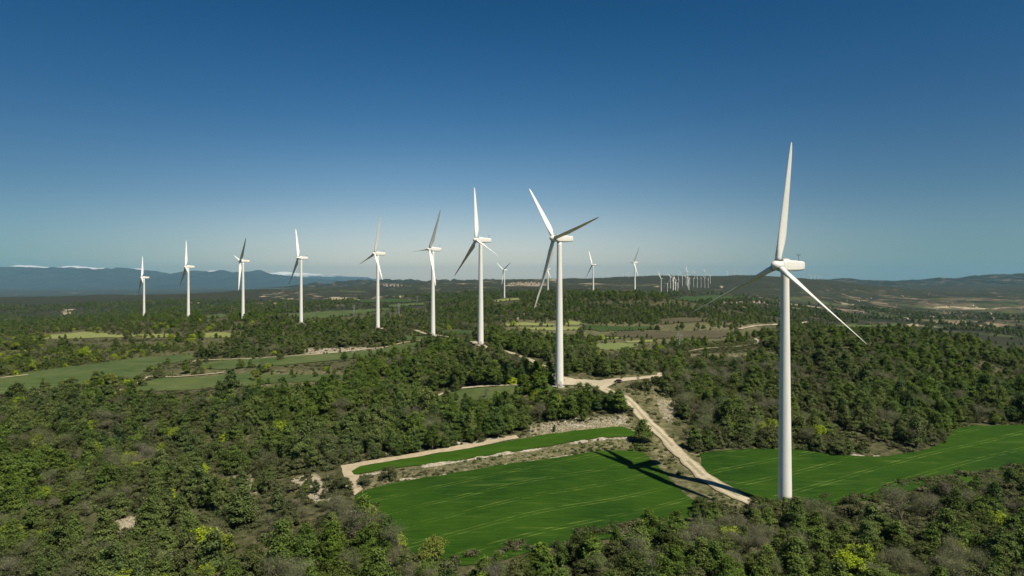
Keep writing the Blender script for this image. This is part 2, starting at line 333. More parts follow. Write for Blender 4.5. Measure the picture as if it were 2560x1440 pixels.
def raw_height(th, lr):
    ths = np.clip(th, -TMAX, TMAX); u = ths * KA; v = np.clip(lr, math.log(70), math.log(45000)) * KR; out = np.zeros(u.shape)
    for i in range(n_): out += WT[i] * phi((u - cu[i]) ** 2 + (v - cv[i]) ** 2)
    out += WT[n_] + WT[n_ + 1] * u + WT[n_ + 2] * v
    back = np.clip((np.abs(th) - TMAX) / 1.2, 0, 1); back = back * back * (3 - 2 * back)
    out = out * (1 - back) + (-85) * back
    r = np.exp(lr); x = r * np.sin(th); y = r * np.cos(th)
    amp = np.clip((r - 260) / 400, .12, 1)
    out += (fbm(x / 60, y / 60, 3, 3) - .5) * 3.0 * amp
    a2 = np.clip((r - 1200) / 1500, 0, 1); out += (fbm(x / 420, y / 420, 11, 4) - .5) * 46 * a2
    a3 = np.clip((r - 4000) / 6000, 0, 1) * (r < 26000); out += (fbm(x / 1900, y / 1900, 21, 4) - .5) * 44 * a3
    return out + CZ
TT, LL = np.meshgrid(TGv, LG, indexing='ij')
HG = raw_height(TT, LL)
def H(x, y):
    x = np.asarray(x, float); y = np.asarray(y, float)
    th = np.arctan2(x, y); lr = np.log(np.maximum(np.hypot(x, y), 3.1))
    i = np.clip(np.searchsorted(TGv, th) - 1, 0, len(TGv) - 2); j = np.clip(np.searchsorted(LG, lr) - 1, 0, len(LG) - 2)
    a = (th - TGv[i]) / (TGv[i + 1] - TGv[i]); b = np.clip((lr - LG[j]) / (LG[j + 1] - LG[j]), 0, 1)
    return HG[i, j] * (1 - a) * (1 - b) + HG[i + 1, j] * a * (1 - b) + HG[i, j + 1] * (1 - a) * b + HG[i + 1, j + 1] * a * b
def project(x, y, z): return 1280 + FPX * x / y, 700 - FPX * (z - CZ) / y
_D = np.exp(np.linspace(math.log(90), math.log(40000), 2600))
def ground_at(px, py):
    """world point where the sight line through a photograph pixel meets the terrain"""
    x = (px - 1280) / FPX * _D; z = CZ - (py - 700) / FPX * _D; g = H(x, _D)
    k = np.nonzero(g >= z)[0]
    if len(k) == 0: k = [len(_D) - 1]
    k = max(int(k[0]), 1); e0 = (z - g)[k - 1]; e1 = (z - g)[k]; f = e0 / (e0 - e1) if e0 > e1 else 0
    D = _D[k - 1] + (_D[k] - _D[k - 1]) * min(max(f, 0), 1); X = (px - 1280) / FPX * D
    return float(X), float(D), float(H(X, D))

# land cover polygons (photograph pixels; unprojected to the terrain)
FIELDS = [ # name, material, visible outline, extra near side in pixels, label
('wheat_field','lush',[(888,1240),(905,1228),(1000,1205),(1200,1172),(1400,1143),(1500,1128),(1570,1127),(1612,1133),(1640,1160),(1690,1215),(1730,1250),(1752,1268),(1690,1290),(1560,1310),(1440,1325),(1330,1345),(1240,1375),(1120,1385),(1060,1380),(1010,1365),(1000,1330),(975,1300),(940,1270),(900,1262)],34),
('wheat_strip','strip',[(878,1180),(900,1167),(1000,1150),(1200,1117),(1350,1089),(1480,1073),(1560,1068),(1590,1083),(1590,1092),(1500,1096),(1400,1110),(1250,1135),(1100,1160),(980,1172),(885,1188)],0),
('wheat_field','lush',[(1750,1135),(1790,1128),(1900,1122),(2000,1125),(2100,1140),(2200,1143),(2300,1130),(2350,1110),(2385,1075),(2430,1065),(2560,1063),(2800,1058),(2800,1150),(2560,1160),(2420,1180),(2280,1195),(2200,1215),(2150,1220),(2060,1235),(1990,1255),(1950,1255),(1900,1240),(1850,1215),(1790,1180),(1760,1155)],34),
('meadow','meadow',[(-200,975),(0,945),(150,920),(300,900),(450,888),(495,884),(482,898),(400,915),(330,945),(280,960),(200,958),(80,972),(0,985),(-200,1010)],4),
('meadow','meadow',[(490,908),(600,897),(720,892),(900,878),(960,872),(1010,860),(1060,854),(1062,862),(1030,886),(960,885),(900,895),(700,915),(560,925),(500,920)],0),
('meadow','meadow',[(290,978),(400,945),(600,935),(850,936),(880,950),(700,957),(400,978)],0),
('meadow','meadow',[(1060,1000),(1150,975),(1250,967),(1380,966),(1392,976),(1300,985),(1180,1000),(1100,1008)],3),
('crop_field','yellowgreen',[(100,838),(200,831),(330,838),(420,835),(420,842),(250,845),(110,848)],0),
('crop_field','yellowgreen',[(345,838),(430,836),(450,843),(360,846)],0),
('crop_field','yellowgreen',[(495,836),(540,831),(605,838),(590,844),(510,846)],0),
('crop_field','meadow',[(500,791),(560,785),(592,791),(520,797)],0),
('crop_field','meadow',[(990,838),(1075,843),(1072,853),(1000,850)],0),
('crop_field','deepgreen',[(1092,829),(1190,827),(1192,838),(1100,839)],0),
('crop_field','yellowgreen',[(1254,812),(1310,807),(1390,811),(1385,815),(1300,815),(1258,817)],0),
('crop_field','yellowgreen',[(1300,820),(1400,818),(1455,818),(1450,825),(1400,827),(1310,824)],0),
('crop_field','yellowgreen',[(1350,841),(1378,829),(1388,845),(1370,849)],0),
('crop_field','yellowgreen',[(1420,803),(1457,806),(1460,811),(1440,814),(1412,812)],0),
('crop_field','striped',[(1478,868),(1490,860),(1560,858),(1600,862),(1595,868),(1560,872),(1545,879),(1500,874)],0),
('crop_field','yellowgreen',[(1560,853),(1640,850),(1638,856),(1570,858)],0),
('crop_field','deepgreen',[(1462,813),(1560,817),(1640,817),(1640,824),(1500,829),(1460,823)],0),
('crop_field','yellowgreen',[(1485,846),(1540,843),(1565,846),(1500,850)],0),
('fallow_field','brown',[(1560,828),(1700,831),(1760,826),(1850,831),(1800,846),(1640,847),(1500,840)],0),
('fallow_field','brown',[(1645,800),(1760,796),(1780,805),(1650,812)],0),
('crop_field','meadow',[(700,788),(900,771),(1010,773),(930,781),(880,790),(760,798)],0),
('crop_field','meadow',[(960,765),(1060,757),(1072,763),(980,770)],0),
('crop_field','yellowgreen',[(1225,753),(1262,747),(1300,746),(1305,750),(1240,757)],0),
('crop_field','deepgreen',[(1650,746),(1700,743),(1860,739),(1850,745),(1700,751)],0),
('crop_field','meadow',[(2070,812),(2250,808),(2245,816),(2100,820)],0),
('fallow_field','pale',[(2262,812),(2300,810),(2296,817),(2268,818)],0),
('fallow_field','pale',[(2480,872),(2535,886),(2515,888)],0),
('crop_field','deepgreen',[(880,752),(990,748),(1080,750),(1000,757),(900,757)],0),
]
FLAB = ['deep green field of young wheat crossed by the turbine shadow','long narrow green strip field above the pale stone terrace edge','deep green field curving behind the nearest turbine tower','pale green meadow sweeping in behind the yellow-green bushes','green meadow below the limestone outcrop and its pale track','dull green terrace in front of the scattered small bushes','green terrace with pale stony streaks below the second nearest turbine']
DIRT = [(853,1165),(1000,1141),(1160,1113),(1290,1089),(1300,1096),(1200,1117),(1000,1150),(900,1167),(878,1180),(885,1188),(905,1190),(890,1205),(908,1224),(888,1240),(865,1220),(858,1190)]
JUNCTION = [(1405,943),(1440,949),(1500,952),(1600,944),(1640,938),(1655,928),(1662,944),(1590,951),(1540,958),(1515,972),(1500,976),(1485,970),(1440,964),(1405,964)]
ROADS = [ # points, width m, clearance m each side
([(1500,970),(1535,985),(1572,1003),(1600,1035),(1640,1075),(1690,1125),(1740,1175),(1790,1213),(1850,1243),(1890,1262),(1960,1300)],6.0,5.0),
([(1405,955),(1372,928),(1340,908),(1300,892),(1255,877),(1205,866),(1150,850),(1110,842),(1085,838),(1050,831),(1000,823),(950,824)],5.0,3.5),
([(1715,880),(1780,871),(1850,867),(1888,861),(1898,854),(1888,848)],4.0,3.0),
([(1850,824),(1880,817),(1945,812),(2030,808)],6.0,4.0),
([(482,906),(500,902),(560,900),(700,893),(900,876),(960,870),(1010,858),(1062,852)],2.6,1.0),
([(-100,958),(0,946),(70,938)],2.5,1.0),
([(300,978),(345,958),(375,942),(400,944),(560,932)],2.6,1.5),
([(1060,1003),(1110,984),(1155,972),(1250,965),(1380,964)],2.6,.5),
([(1535,888),(1600,888),(1640,889)],3.5,1.5),
([(1290,801),(1330,775),(1350,762)],7.0,0),
]
OPEN = [ # outline, keep-fraction of trees, stony, dry
([(850,1160),(1000,1140),(1300,1086),(1450,1060),(1575,1045),(1600,1080),(1600,1120),(1400,1145),(1200,1175),(890,1240)],.05,.42,1),
([(1555,985),(1700,1000),(1665,1080),(1760,1140),(1800,1185),(1900,1245),(1880,1270),(1750,1275),(1620,1140)],.03,.22,1),
([(720,1195),(790,1180),(830,1230),(845,1262),(770,1255)],.25,.8,1),
([(1320,1060),(1570,1030),(1575,1070),(1400,1085),(1320,1085)],.25,.6,1),
([(1380,935),(1480,945),(1660,925),(1680,985),(1600,1000),(1540,985),(1440,975),(1390,978)],.05,.35,1),
([(1640,990),(1700,1000),(1680,1060),(1650,1040)],.2,.6,1),
([(430,925),(600,925),(900,925),(900,960),(700,975),(600,960),(420,950)],.16,.2,1),
([(760,870),(960,868),(980,880),(760,890)],.25,.55,1),
([(1250,800),(1470,800),(1660,812),(1900,800),(1900,830),(1800,850),(1640,885),(1480,885),(1440,860),(1380,860),(1250,840)],.34,.2,1),
([(660,770),(1080,752),(1090,800),(960,815),(700,800)],.22,.12,.6),
([(1700,885),(1940,880),(1930,895),(1720,898)],.35,.5,1),
([(60,826),(640,826),(640,846),(60,852)],.25,.1,.7),
([(-50,860),(560,850),(560,886),(300,896),(0,925),(-50,925)],.55,.05,.6),
([(280,1300),(350,1290),(340,1345),(290,1345)],.5,.75,1),
([(500,1220),(560,1190),(660,1180),(640,1240),(540,1250)],.6,.6,1),
]
# ------------------------------------------------------------------ ground sheet with its land-cover attribute
X = np.exp(LL) * np.sin(TT); Y = np.exp(LL) * np.cos(TT); nT, nL = TT.shape
Yf = np.where(Y > 5, Y, 5); PX, PY = project(X, Yf, HG); vis = Y > 60
cov = np.zeros((nT, nL, 4), np.float32); cov[..., 3] = 1
cov[..., 0] = .12 + .25 * (fbm(X / 25, Y / 25, 31, 3) - .4)
cov[..., 2] = .35
rr_ = np.exp(LL)
cov[..., 1] = np.clip((rr_ - 1100) / 1600, 0, 1) * .38
cov[..., 1] += np.where((PX > 1750) & (rr_ > 1300), .17, 0) - np.where((PX < 700) & (rr_ < 8500), .22, 0) + np.where(rr_ > 9000, -.06, 0) - np.where((PX > 1400) & (PY < 706), .3, 0) - np.where((PX > 2300) & (PY < 722), .3, 0) - np.where((PX > 1750) & (PX < 2200) & (PY < 718), .22, 0) - np.where((PX > 1650) & (PY < 742), .22, 0)
for poly, keep, st, dr in OPEN:
    m_ = vis & inpoly(PX, PY, poly); cov[..., 0][m_] = st; cov[..., 2][m_] = dr
for poly, st in (([(630,757),(700,758),(710,768),(640,769)],.9),([(820,741),(905,744),(900,752),(830,752)],.8),([(1793,713),(1812,713),(1808,719),(1803,724),(1800,718)],.85),([(140,768),(190,772),(190,790),(160,790)],.62),([(1280,706),(1370,706),(1370,716),(1250,716)],.62),([(640,735),(760,727),(800,735),(760,752),(660,752)],.5),([(1740,815),(1890,812),(1900,822),(1740,826)],.5),([(760,870),(960,866),(980,874),(840,886),(760,884)],.75)):
    m_ = vis & inpoly(PX, PY, poly); cov[..., 0][m_] = st
def blur(a):
    b = a.copy(); b[1:-1, 1:-1] = (a[:-2, 1:-1] + a[2:, 1:-1] + a[1:-1, :-2] + a[1:-1, 2:] + 2 * a[1:-1, 1:-1]) / 6; return b
for k in range(3):
    for _ in range(2): cov[..., k] = blur(cov[..., k])
V = np.stack([X, Y, HG], -1).reshape(-1, 3)
ii, jj = np.meshgrid(np.arange(nT - 1), np.arange(nL - 1), indexing='ij'); a0 = (ii * nL + jj).ravel()
Q = np.stack([a0, a0 + 1, a0 + nL + 1, a0 + nL], -1)
gme = quadmesh('ground', V, Q, M['ground'], True)
at = gme.color_attributes.new('cover', 'FLOAT_COLOR', 'POINT'); at.data.foreach_set('color', cov.reshape(-1))
tag(link('ground', gme), 'rolling scrub covered terrain', None, None, 'structure')

# ------------------------------------------------------------------ fields, tracks and roads: sheets laid on the terrain
def drape(name, outline, m, lift=.10, label=None, step=None):
    P = [ground_at(*p) for p in outline]; pts = []
    for i in range(len(P)):
        a, b = P[i], P[(i + 1) % len(P)]; d = math.dist(a[:2], b[:2]); k = max(1, int(d / (4 if a[1] < 700 else 14)))
        for q in range(k):
            f = q / k; x = a[0] + (b[0] - a[0]) * f; y = a[1] + (b[1] - a[1]) * f
            w = min(1.2, d * .05) if a[1] < 700 else min(9, d * .11)
            pts.append((x + (random.random() - .5) * w, y + (random.random() - .5) * w))
    return drape_xy(name, pts, m, lift, label)
def drape_xy(name, pts, m, lift, label):
    arr = np.array(pts); xm = arr.min(0); xM = arr.max(0)
    dist = max(arr[:, 1].min(), 60); st = max(2.2, dist * .0075)
    gx, gy = np.meshgrid(np.arange(xm[0], xM[0], st * .8), np.arange(xm[1], xM[1], st)); gx = gx.ravel(); gy = gy.ravel()
    k = inpoly(gx, gy, [tuple(p) for p in pts]); gi = np.stack([gx[k], gy[k]], -1)
    if len(gi) > 14000: gi = gi[::len(gi) // 14000 + 1]
    allp = [Vector(p) for p in pts] + [Vector(p) for p in gi]; n = len(pts)
    r = delaunay_2d_cdt(allp, [(i, (i + 1) % n) for i in range(n)], [], 1, 1e-4)
    vv = np.array([tuple(v) for v in r[0]]); z = H(vv[:, 0], vv[:, 1]) + lift + dist * .0006
    o = link(name, mesh(name, np.column_stack([vv, z]), r[2], m, True))
    return tag(o, label, None, None, 'structure')
for i, (nm, m, poly, ext) in enumerate(FIELDS):
    ymax = max(p[1] for p in poly); ymin = min(p[1] for p in poly); q = list(poly)
    if ext: q = [(x, y + (ext if y > (ymin + (ymax - ymin) * .45) and inpoly(np.array([x]), np.array([y + 3.]), poly)[0] == False and inpoly(np.array([float(x)]), np.array([y - 3.]), poly)[0] else 0)) for x, y in poly]
    drape(nm, q, M[m], .12, FLAB[i] if i < len(FLAB) else None)
drape('dirt_track', DIRT, M['earth'], .16, 'pale bare earth at the corner of the two terraced fields')
drape('gravel_yard', JUNCTION, M['gravel'], .14, 'pale gravel junction beside the second nearest turbine')
ROADXY = []
for pts, w, cl in ROADS:
    P = [Vector(ground_at(*p)[:2]) for p in pts]; C = []
    for i in range(len(P) - 1):
        p0, p1, p2, p3 = P[max(i - 1, 0)], P[i], P[i + 1], P[min(i + 2, len(P) - 1)]; k = max(2, int((p2 - p1).length / 3))
        for q in range(k):
            t = q / k; C.append(.5 * ((2 * p1) + (p2 - p0) * t + (2 * p0 - 5 * p1 + 4 * p2 - p3) * t * t + (3 * p1 - p0 - 3 * p2 + p3) * t ** 3))
    C.append(P[-1]); n = len(C); ROADXY.append((np.array([tuple(c) for c in C]), w / 2 + cl))
    V = []; F = []; nx = 9; MI = []
    for i, c in enumerate(C):
        t = (C[min(i + 1, n - 1)] - C[max(i - 1, 0)]).normalized(); s = Vector((t.y, -t.x))
        wl, wr = [1 + .55 * (vnoise(np.array([i * .6]), np.array([w + q]), 5)[0] - .5) for q in (0, 7)]
        for k in range(nx):
            f = k / (nx - 1) - .5; p = c + s * w * f * (wl if f < 0 else wr) + s * (random.random() - .5) * (.5 if k in (0, nx - 1) else .06)
            rut = -.05 if k in (2, 6) else .0
            V.append((p.x, p.y, float(H(p.x, p.y)) + (.20 + rut if 0 < k < nx - 1 else .10) + p.y * .0009))
    for i in range(n - 1):
        for k in range(nx - 1):
            F.append((i * nx + k, i * nx + k + 1, (i + 1) * nx + k + 1, (i + 1) * nx + k)); MI.append(1 if k in (0, 7) or (k in (3, 4) and vnoise(np.array([i * .25]), np.array([w]), 8)[0] > .45) else 0)
    tag(link('gravel_road' if w > 4.5 else 'dirt_path', mesh('road', V, F, [M['gravel'], M['verge']], True, MI)), None, None, None, 'structure')

# ------------------------------------------------------------------ wind turbines
HUBH, BL = 78.0, 40.4
def blade_mesh():
    st = [(0, 1.0, 1.0, 0, 0), (1.2, 1.0, 1.0, 0, 0), (2.6, 1.15, .92, 8, .1), (4.5, 1.55, .70, 14, .35), (6.5, 1.78, .52, 15, .5), (9, 1.75, .42, 12, .48), (13, 1.52, .32, 9, .4),
          (18, 1.27, .24, 6.5, .32), (24, 1.0, .18, 4, .24), (30, .76, .13, 2, .18), (35, .55, .09, .8, .12), (37.6, .36, .06, 0, .08), (38.7, .16, .04, 0, .03), (39.0, .04, .02, 0, 0)]
    n = 18; V = []; F = []
    for z, c, th, tw, off in st:
        a0 = R(80 - 6 + tw)   # blades nearly feathered: trailing edge towards the nacelle
        for k in range(n):
            q = 2 * math.pi * k / n; cx, cy = math.cos(q), math.sin(q)
            blend = min(1, max(0, (z - 1.2) / 5))
            yy = th * cy * (1 - blend * (.45 * (cx + .1)))      # thin towards the trailing edge (cx = +1)
            u = cx * c + off * c * .6; w = yy
            V.append((u * math.cos(a0) - w * math.sin(a0), u * math.sin(a0) + w * math.cos(a0), z + 1.4))
            # local frame: x along rotor tangent, y downwind
    # prebend upwind
    V = [(x, y - .9 * (max(0, z - 8) / 32) ** 2, z) for x, y, z in V]
    for i in range(len(st) - 1):
        for k in range(n): F.append((i * n + k, i * n + (k + 1) % n, (i + 1) * n + (k + 1) % n, (i + 1) * n + k))
    F.append(tuple(range(n))[::-1]); F.append(tuple((len(st) - 1) * n + k for k in range(n)))
    return mesh('blade', V, F, M['white'], True)
def rev(prof, n, name, m, axis='z', smooth=True, cap=True):
    V = []; F = []
    for z, r in prof:
        for k in range(n):
            q = 2 * math.pi * k / n
            V.append((r * math.cos(q), r * math.sin(q), z) if axis == 'z' else (r * math.cos(q), z, r * math.sin(q)))
    for i in range(len(prof) - 1):
        for k in range(n): F.append((i * n + k, i * n + (k + 1) % n, (i + 1) * n + (k + 1) % n, (i + 1) * n + k))
    if cap: F.append(tuple(range(n))[::-1]); F.append(tuple((len(prof) - 1) * n + k for k in range(n)))
    return mesh(name, V, F, m, smooth)
def nacelle_mesh():
    # lofted rounded box along +y (downwind); origin on the rotor axis
    secs = [(1.35, 1.25, -1.25, 1.3), (1.8, 1.55, -1.6, 1.6), (3.2, 1.75, -1.85, 1.75), (5.0, 1.85, -1.85, 1.8), (8.5, 1.75, -1.75, 1.8), (11.2, 1.55, -1.45, 1.7), (11.9, 1.4, -1.25, 1.5)]
    V = []; F = []; n = 20
    for y, top, bot, hw in secs:
        for k in range(n):
            q = 2 * math.pi * k / n; cx, cz = math.cos(q), math.sin(q); e = .38
            x = hw * math.copysign(abs(cx) ** e, cx); z = math.copysign(abs(cz) ** e, cz)
            V.append((x, y, z * (top if z > 0 else -bot)))
    for i in range(len(secs) - 1):
        for k in range(n): F.append((i * n + k, (i + 1) * n + k, (i + 1) * n + (k + 1) % n, i * n + (k + 1) % n))
    F.append(tuple(range(n))); F.append(tuple((len(secs) - 1) * n + k for k in range(n))[::-1])
    return mesh('nacelle', V, F, M['white'], False)
def tower_mesh():
    prof = []; Ht = HUBH - 1.8
    for k in range(41):
        f = k / 40; z = f * Ht; prof.append((z, 2.25 - .95 * f ** .95))
    prof.sort(key=lambda p: p[0])
    return rev(prof, 40, 'tower', M['white'])
blade_me = blade_mesh(); tower_me = tower_mesh(); nac_me = nacelle_mesh()
hub_me = rev([(-2.45, .05), (-2.4, .35), (-2.2, .75), (-1.8, 1.15), (-1.2, 1.48), (-.4, 1.68), (.6, 1.72), (1.15, 1.66), (1.2, 1.5)], 28, 'hub', M['white'], 'y')
mb = MB(); mb.box((0, 0, 0), (2.0, 3.2, .45)); mb.box((0, 0, .3), (1.5, 2.6, .18)); hatch_me = mb.mesh('roof_hatch', M['white'])
mb = MB(); mb.tube([(0, 0, 0), (0, 0, 2.1)], .06, 6); mb.tube([(0, -.75, 2.0), (0, .75, 2.0)], .045, 6)
for s in (-1, 1): mb.tube([(0, .7 * s, 2.0), (0, .7 * s, 2.3)], .05, 6); mb.box((0, .7 * s, 2.33), (.3, .3, .12)); 
mb.box((0, .25, .2), (.3, .3, .4)); mast_me = mb.mesh('weather_mast', M['dark'])
mb = MB(); mb.box((0, 0, 1.9), (.95, .12, 2.1)); door_me = mb.mesh('door', M['concrete'])
mb = MB()
for k in range(9):
    q = 2 * math.pi * k / 8
    for r_ in (1.02,): pass
mb.box((0, -.35, .42), (1.3, 1.0, .12)); mb.box((0, -.9, .2), (1.3, .3, .12)); mb.tube([(.6, -.8, .4), (.6, -.8, 1.4), (.6, 0, 1.4)], .04, 6); mb.tube([(-.6, -.8, .4), (-.6, -.8, 1.4), (-.6, 0, 1.4)], .04, 6)
steps_me = mb.mesh('entry_steps', M['steel'])
found_me = rev([(-1.2, 3.9), (.10, 3.9), (.22, 3.7), (.22, 2.2)], 36, 'foundation', M['concrete'], 'z', False)
collar_me = rev([(0, 1.06), (.14, 1.10), (.2, 1.06)], 20, 'blade_collar', M['dark'], 'z')
ring_me = rev([(1.2, 1.42), (1.36, 1.42)], 28, 'bearing_gap', M['dark'], 'y')
fan = MB(); fan.box((0, 0, 0), (.02, 2.6, .5)); logo_mat = flat('faded_red_lettering', (.45, .10, .07)); 
def turbine(hubpx, D, yaw, phase, label, group, base_py=None, scale=None, detail=True, name='wind_turbine'):
    hx = (hubpx[0] - 1280) / FPX * D; hz = CZ + (700 - hubpx[1]) / FPX * D
    y = R(yaw); ux, uy = math.sin(y), math.cos(y)           # downwind direction
    s = scale or 1.0
    over = 3.8 * s; tx, ty = hx + ux * over, D + uy * over
    gz = float(H(tx, ty)); t = empty(name, (tx, ty, gz - (0 if detail else 1))); tag(t, label, 'wind turbine', group)
    top = hz - 1.8 * s - gz + .15
    tw = link('tower', tower_me, t); tw.scale = (s, s, top / (HUBH - 1.8)); 
    if detail: tw.location = (0, 0, 0)
    # head parts: rotor axis frame. local y = downwind
    rot = Matrix.Rotation(-y, 4, 'Z')
    tilt = Matrix.Rotation(R(5), 4, 'X')   # nose up
    org = Matrix.Translation((-ux * over, -uy * over, hz - gz))
    B = org @ rot @ Matrix.Scale(s, 4); flatB = B; BT = org @ rot @ tilt.inverted() @ Matrix.Scale(s, 4)
    nc = link('nacelle', nac_me, t); nc.matrix_local = flatB
    hb = link('hub', hub_me, t); hb.matrix_local = BT
    if detail:
        for me, nm, loc in ((hatch_me, 'roof_hatch', (0, 3.4, 1.9)), (mast_me, 'weather_mast', (0, 10.6, 1.5))):
            o = link(nm, me, nc); o.location = loc
        o = link('bearing_gap', ring_me, hb)
    for i in range(3):
        bl = link('blade', blade_me, t); bl.matrix_local = BT @ Matrix.Rotation(R(phase + 120 * i), 4, 'Y')
        if detail:
            c = link('blade_collar', collar_me, bl); c.location = (0, 0, 1.62)
    if detail:
        fd = link('foundation', found_me, t)
        dr = link('door', door_me, t); a = R(-75 if hx > 0 else -80); rr = 2.25
        dr.location = (math.cos(a) * rr, math.sin(a) * rr, 0); dr.rotation_euler = (0, 0, a + R(90))
        stp = link('entry_steps', steps_me, dr); stp.location = (0, -.1, .3)
    return t, nc
G1 = 'wind turbines of the near row'
NEAR = [((1943,664),227,60,5,'nearest wind turbine, its tall white tower rising from the trees by the green field'),
((1384,596),372,59,78,'white wind turbine on a round concrete base beside the pale gravel junction'),
((1190,600),505,60,109,'white wind turbine standing in dark pines at the road bend, one blade straight up'),
((1073,623),645,57,28,'white wind turbine with one blade pointing left almost level, by the green field and road'),
((936,634),738,56,14,'white wind turbine casting a short shadow beside the start of the gravel road'),
((745,645),850,55,96,'white wind turbine with dark blade shadow on its tower, above the dark pines'),
((600,653),918,57,43,'white wind turbine with a dark upright blade and faint red marking on its nacelle'),
((463.7,667),1000,56,105,'white wind turbine before the blue mountains, second smallest of the near row'),
((354,694),1225,57,103,'farthest and smallest turbine of the near row, at its left end before the blue plain')]
TURB = []
for hp, D, yw, ph, lab in NEAR: TURB.append(turbine(hp, D, yw, ph, lab, G1))
lg = MB()
for k in range(7): lg.box((1.86, 5.0 + k * .62, .25), (.02, .42, .5))
link('marking', lg.mesh('marking', logo_mat), TURB[6][1])
G2 = 'wind turbines on the second ridge'
for hp, D, yw, ph, lab in [((1258,674),1880,57,60,'white wind turbine above a small bright green field on the second ridge'),
((1367,672),2030,60,15,'white wind turbine half hidden behind the low blade of the junction turbine'),
((1480,661),1735,62,94,'white wind turbine on the wooded ridge with one blade pointing up and one down left'),
((1584,655),1630,60,27,'white wind turbine on the top of the dark wooded hill, one blade almost level')]:
    turbine(hp, D, yw, ph, lab, G2, detail=False)
FARL = [ # hub x, hub y, base y, depth, phase (None: hub far away)
(1651.5,695.6,733.0,3650,92),(1667.9,708.7,729.7,3750,35),(1675.4,691.2,717.7,4600,70),(1681.6,700.5,728.7,3800,10),(1682.5,695,727,4000,50),(1688,700,728,3900,95),(1687.5,706.2,728,3700,20),(1693.5,708,728.3,3700,60),
(1695.6,697,716,4700,0),(1705.2,688.7,712,5200,40),(1714.4,692.5,710,5300,80),(1717,679,710,5200,106),(1721,695.6,729.7,3750,52),(1719.4,694,715,4800,15),(1724.4,695,709,5400,64),
(1736.2,682,699.5,6000,84),(1733.5,696,712,5100,30),(1742.5,694,714,4900,5),(1752.2,695.6,712,5100,112),(1761.5,695,713,5000,72),(1762,679.5,698,6100,100),(1769.8,696.2,714.6,4900,25),(1775,686.2,705.5,5600,50),
(1617,685.6,696,7300,44),(1626.6,688,695.6,7600,5),(1666,688.5,694.5,7700,60),(1695.6,684,693.5,7500,33),(1700.6,679,694.5,7200,48),(1818.4,679,693,7000,70),(1836.2,679,690.8,7000,12),(1845.6,684,690.5,7300,50),(1851,677.5,689.5,7000,90),
(1446.3,687.5,696.5,7900,20),(1506,685,695.5,7800,66),(1509,690,695.5,8200,6),(1521.5,688.5,698,7300,88),(1527,688,695.5,8000,50),(1557.5,683,690.6,7900,100),(1565,687,696.5,7400,15),(1571.5,683.5,696.5,7000,74),(1592,690,696,8000,40),(1386,695,699,8600,0),
(1273.7,698.5,705,8200,18),(1279.5,699,705,8200,80),(1124.5,700.5,709.5,7000,30),(1170.7,699,706.5,7800,70),(1195.5,699,707,7500,10),
(1988,693,699,10500,10),(2009.6,690,702,7600,95),(2028,689,705.5,7400,60),(2037,690.5,703.5,7600,20),(2046.8,689.5,704.5,7400,50),(2054,692,703.5,7600,85),(1939,693.5,700,8500,45)]
for hx, hy, by, D, ph in FARL:
    s = (by - hy) * D / FPX / HUBH
    turbine((hx, hy), D, 58, ph, 'tiny white turbine of the distant crowded wind farm along the horizon hills', 'turbines of the distant wind farm', scale=max(.35, s), detail=False)

# ------------------------------------------------------------------ trees: source meshes
def leaves(centres, outd, n, size, spread, r, flat_=.0, asp=1.0):
    """n leaf-clump quads scattered round the given sprays; returns verts and quads"""
    k = r.integers(0, len(centres), n); c = centres[k] + r.normal(0, 1, (n, 3)) * spread * np.array([1, 1, .75])
    nrm = outd[k] * 1.15 + r.normal(0, .55, (n, 3)); nrm[:, 2] += flat_; nrm /= np.linalg.norm(nrm, axis=1)[:, None] + 1e-9
    t = np.cross(nrm, r.normal(0, 1, (n, 3))); t /= np.linalg.norm(t, axis=1)[:, None] + 1e-9; b = np.cross(nrm, t)
    s = size * r.uniform(.6, 1.35, n)[:, None]; w = s * asp
    V = np.stack([c - t * s - b * w * .6, c + t * s * .7 - b * w, c + t * s + b * w * .7, c - t * s * .6 + b * w], 1).reshape(-1, 3)
    return V, np.arange(n * 4).reshape(-1, 4)
def crown_shape(kind, h, r):
    """centres of foliage sprays and their outward directions"""
    C = []; O = []
    big = r.uniform(0, 6.28); asym = r.uniform(.1, .32)
    if kind == 'pine':      # rounded cone of irregular whorls
        base = h * .18; w = h * r.uniform(.27, .36)
        for _ in range(64):
            f = r.beta(1.3, 1.5); prof = (1 - f) ** .55 * (.55 + .45 * min(1, f * 5 + .3)); a = r.uniform(0, 2 * math.pi)
            rad = w * prof * r.uniform(.45, 1.18); z = base + (h - base) * f
            C.append((rad * math.cos(a), rad * math.sin(a), z)); O.append((math.cos(a), math.sin(a), .55 + f))
    elif kind == 'oak':     # low broad dome of lobes
        w = h * r.uniform(.5, .62)
        for _ in range(44):
            u = r.uniform(0, 1) ** .8; a = r.uniform(0, 2 * math.pi); el = math.asin(u); rr = r.uniform(.72, 1.05)
            C.append((w * rr * math.cos(el) * math.cos(a), w * rr * math.cos(el) * math.sin(a), h * .28 + h * .66 * rr * math.sin(el)))
            O.append((math.cos(el) * math.cos(a), math.cos(el) * math.sin(a), math.sin(el) + .2))
        for _ in range(12):
            a = r.uniform(0, 6.28); C.append((w * .95 * math.cos(a), w * .95 * math.sin(a), h * .2)); O.append((math.cos(a), math.sin(a), .1))
    C = np.array(C); O = np.array(O); aa = np.arctan2(C[:, 1], C[:, 0]); C[:, :2] *= (1 + asym * np.cos(aa - big) + .12 * np.cos(3 * aa + big))[:, None]
    O /= np.linalg.norm(O, axis=1)[:, None]
    lean = r.normal(0, .05, 2); C[:, :2] += C[:, 2:3] * lean
    return C, O
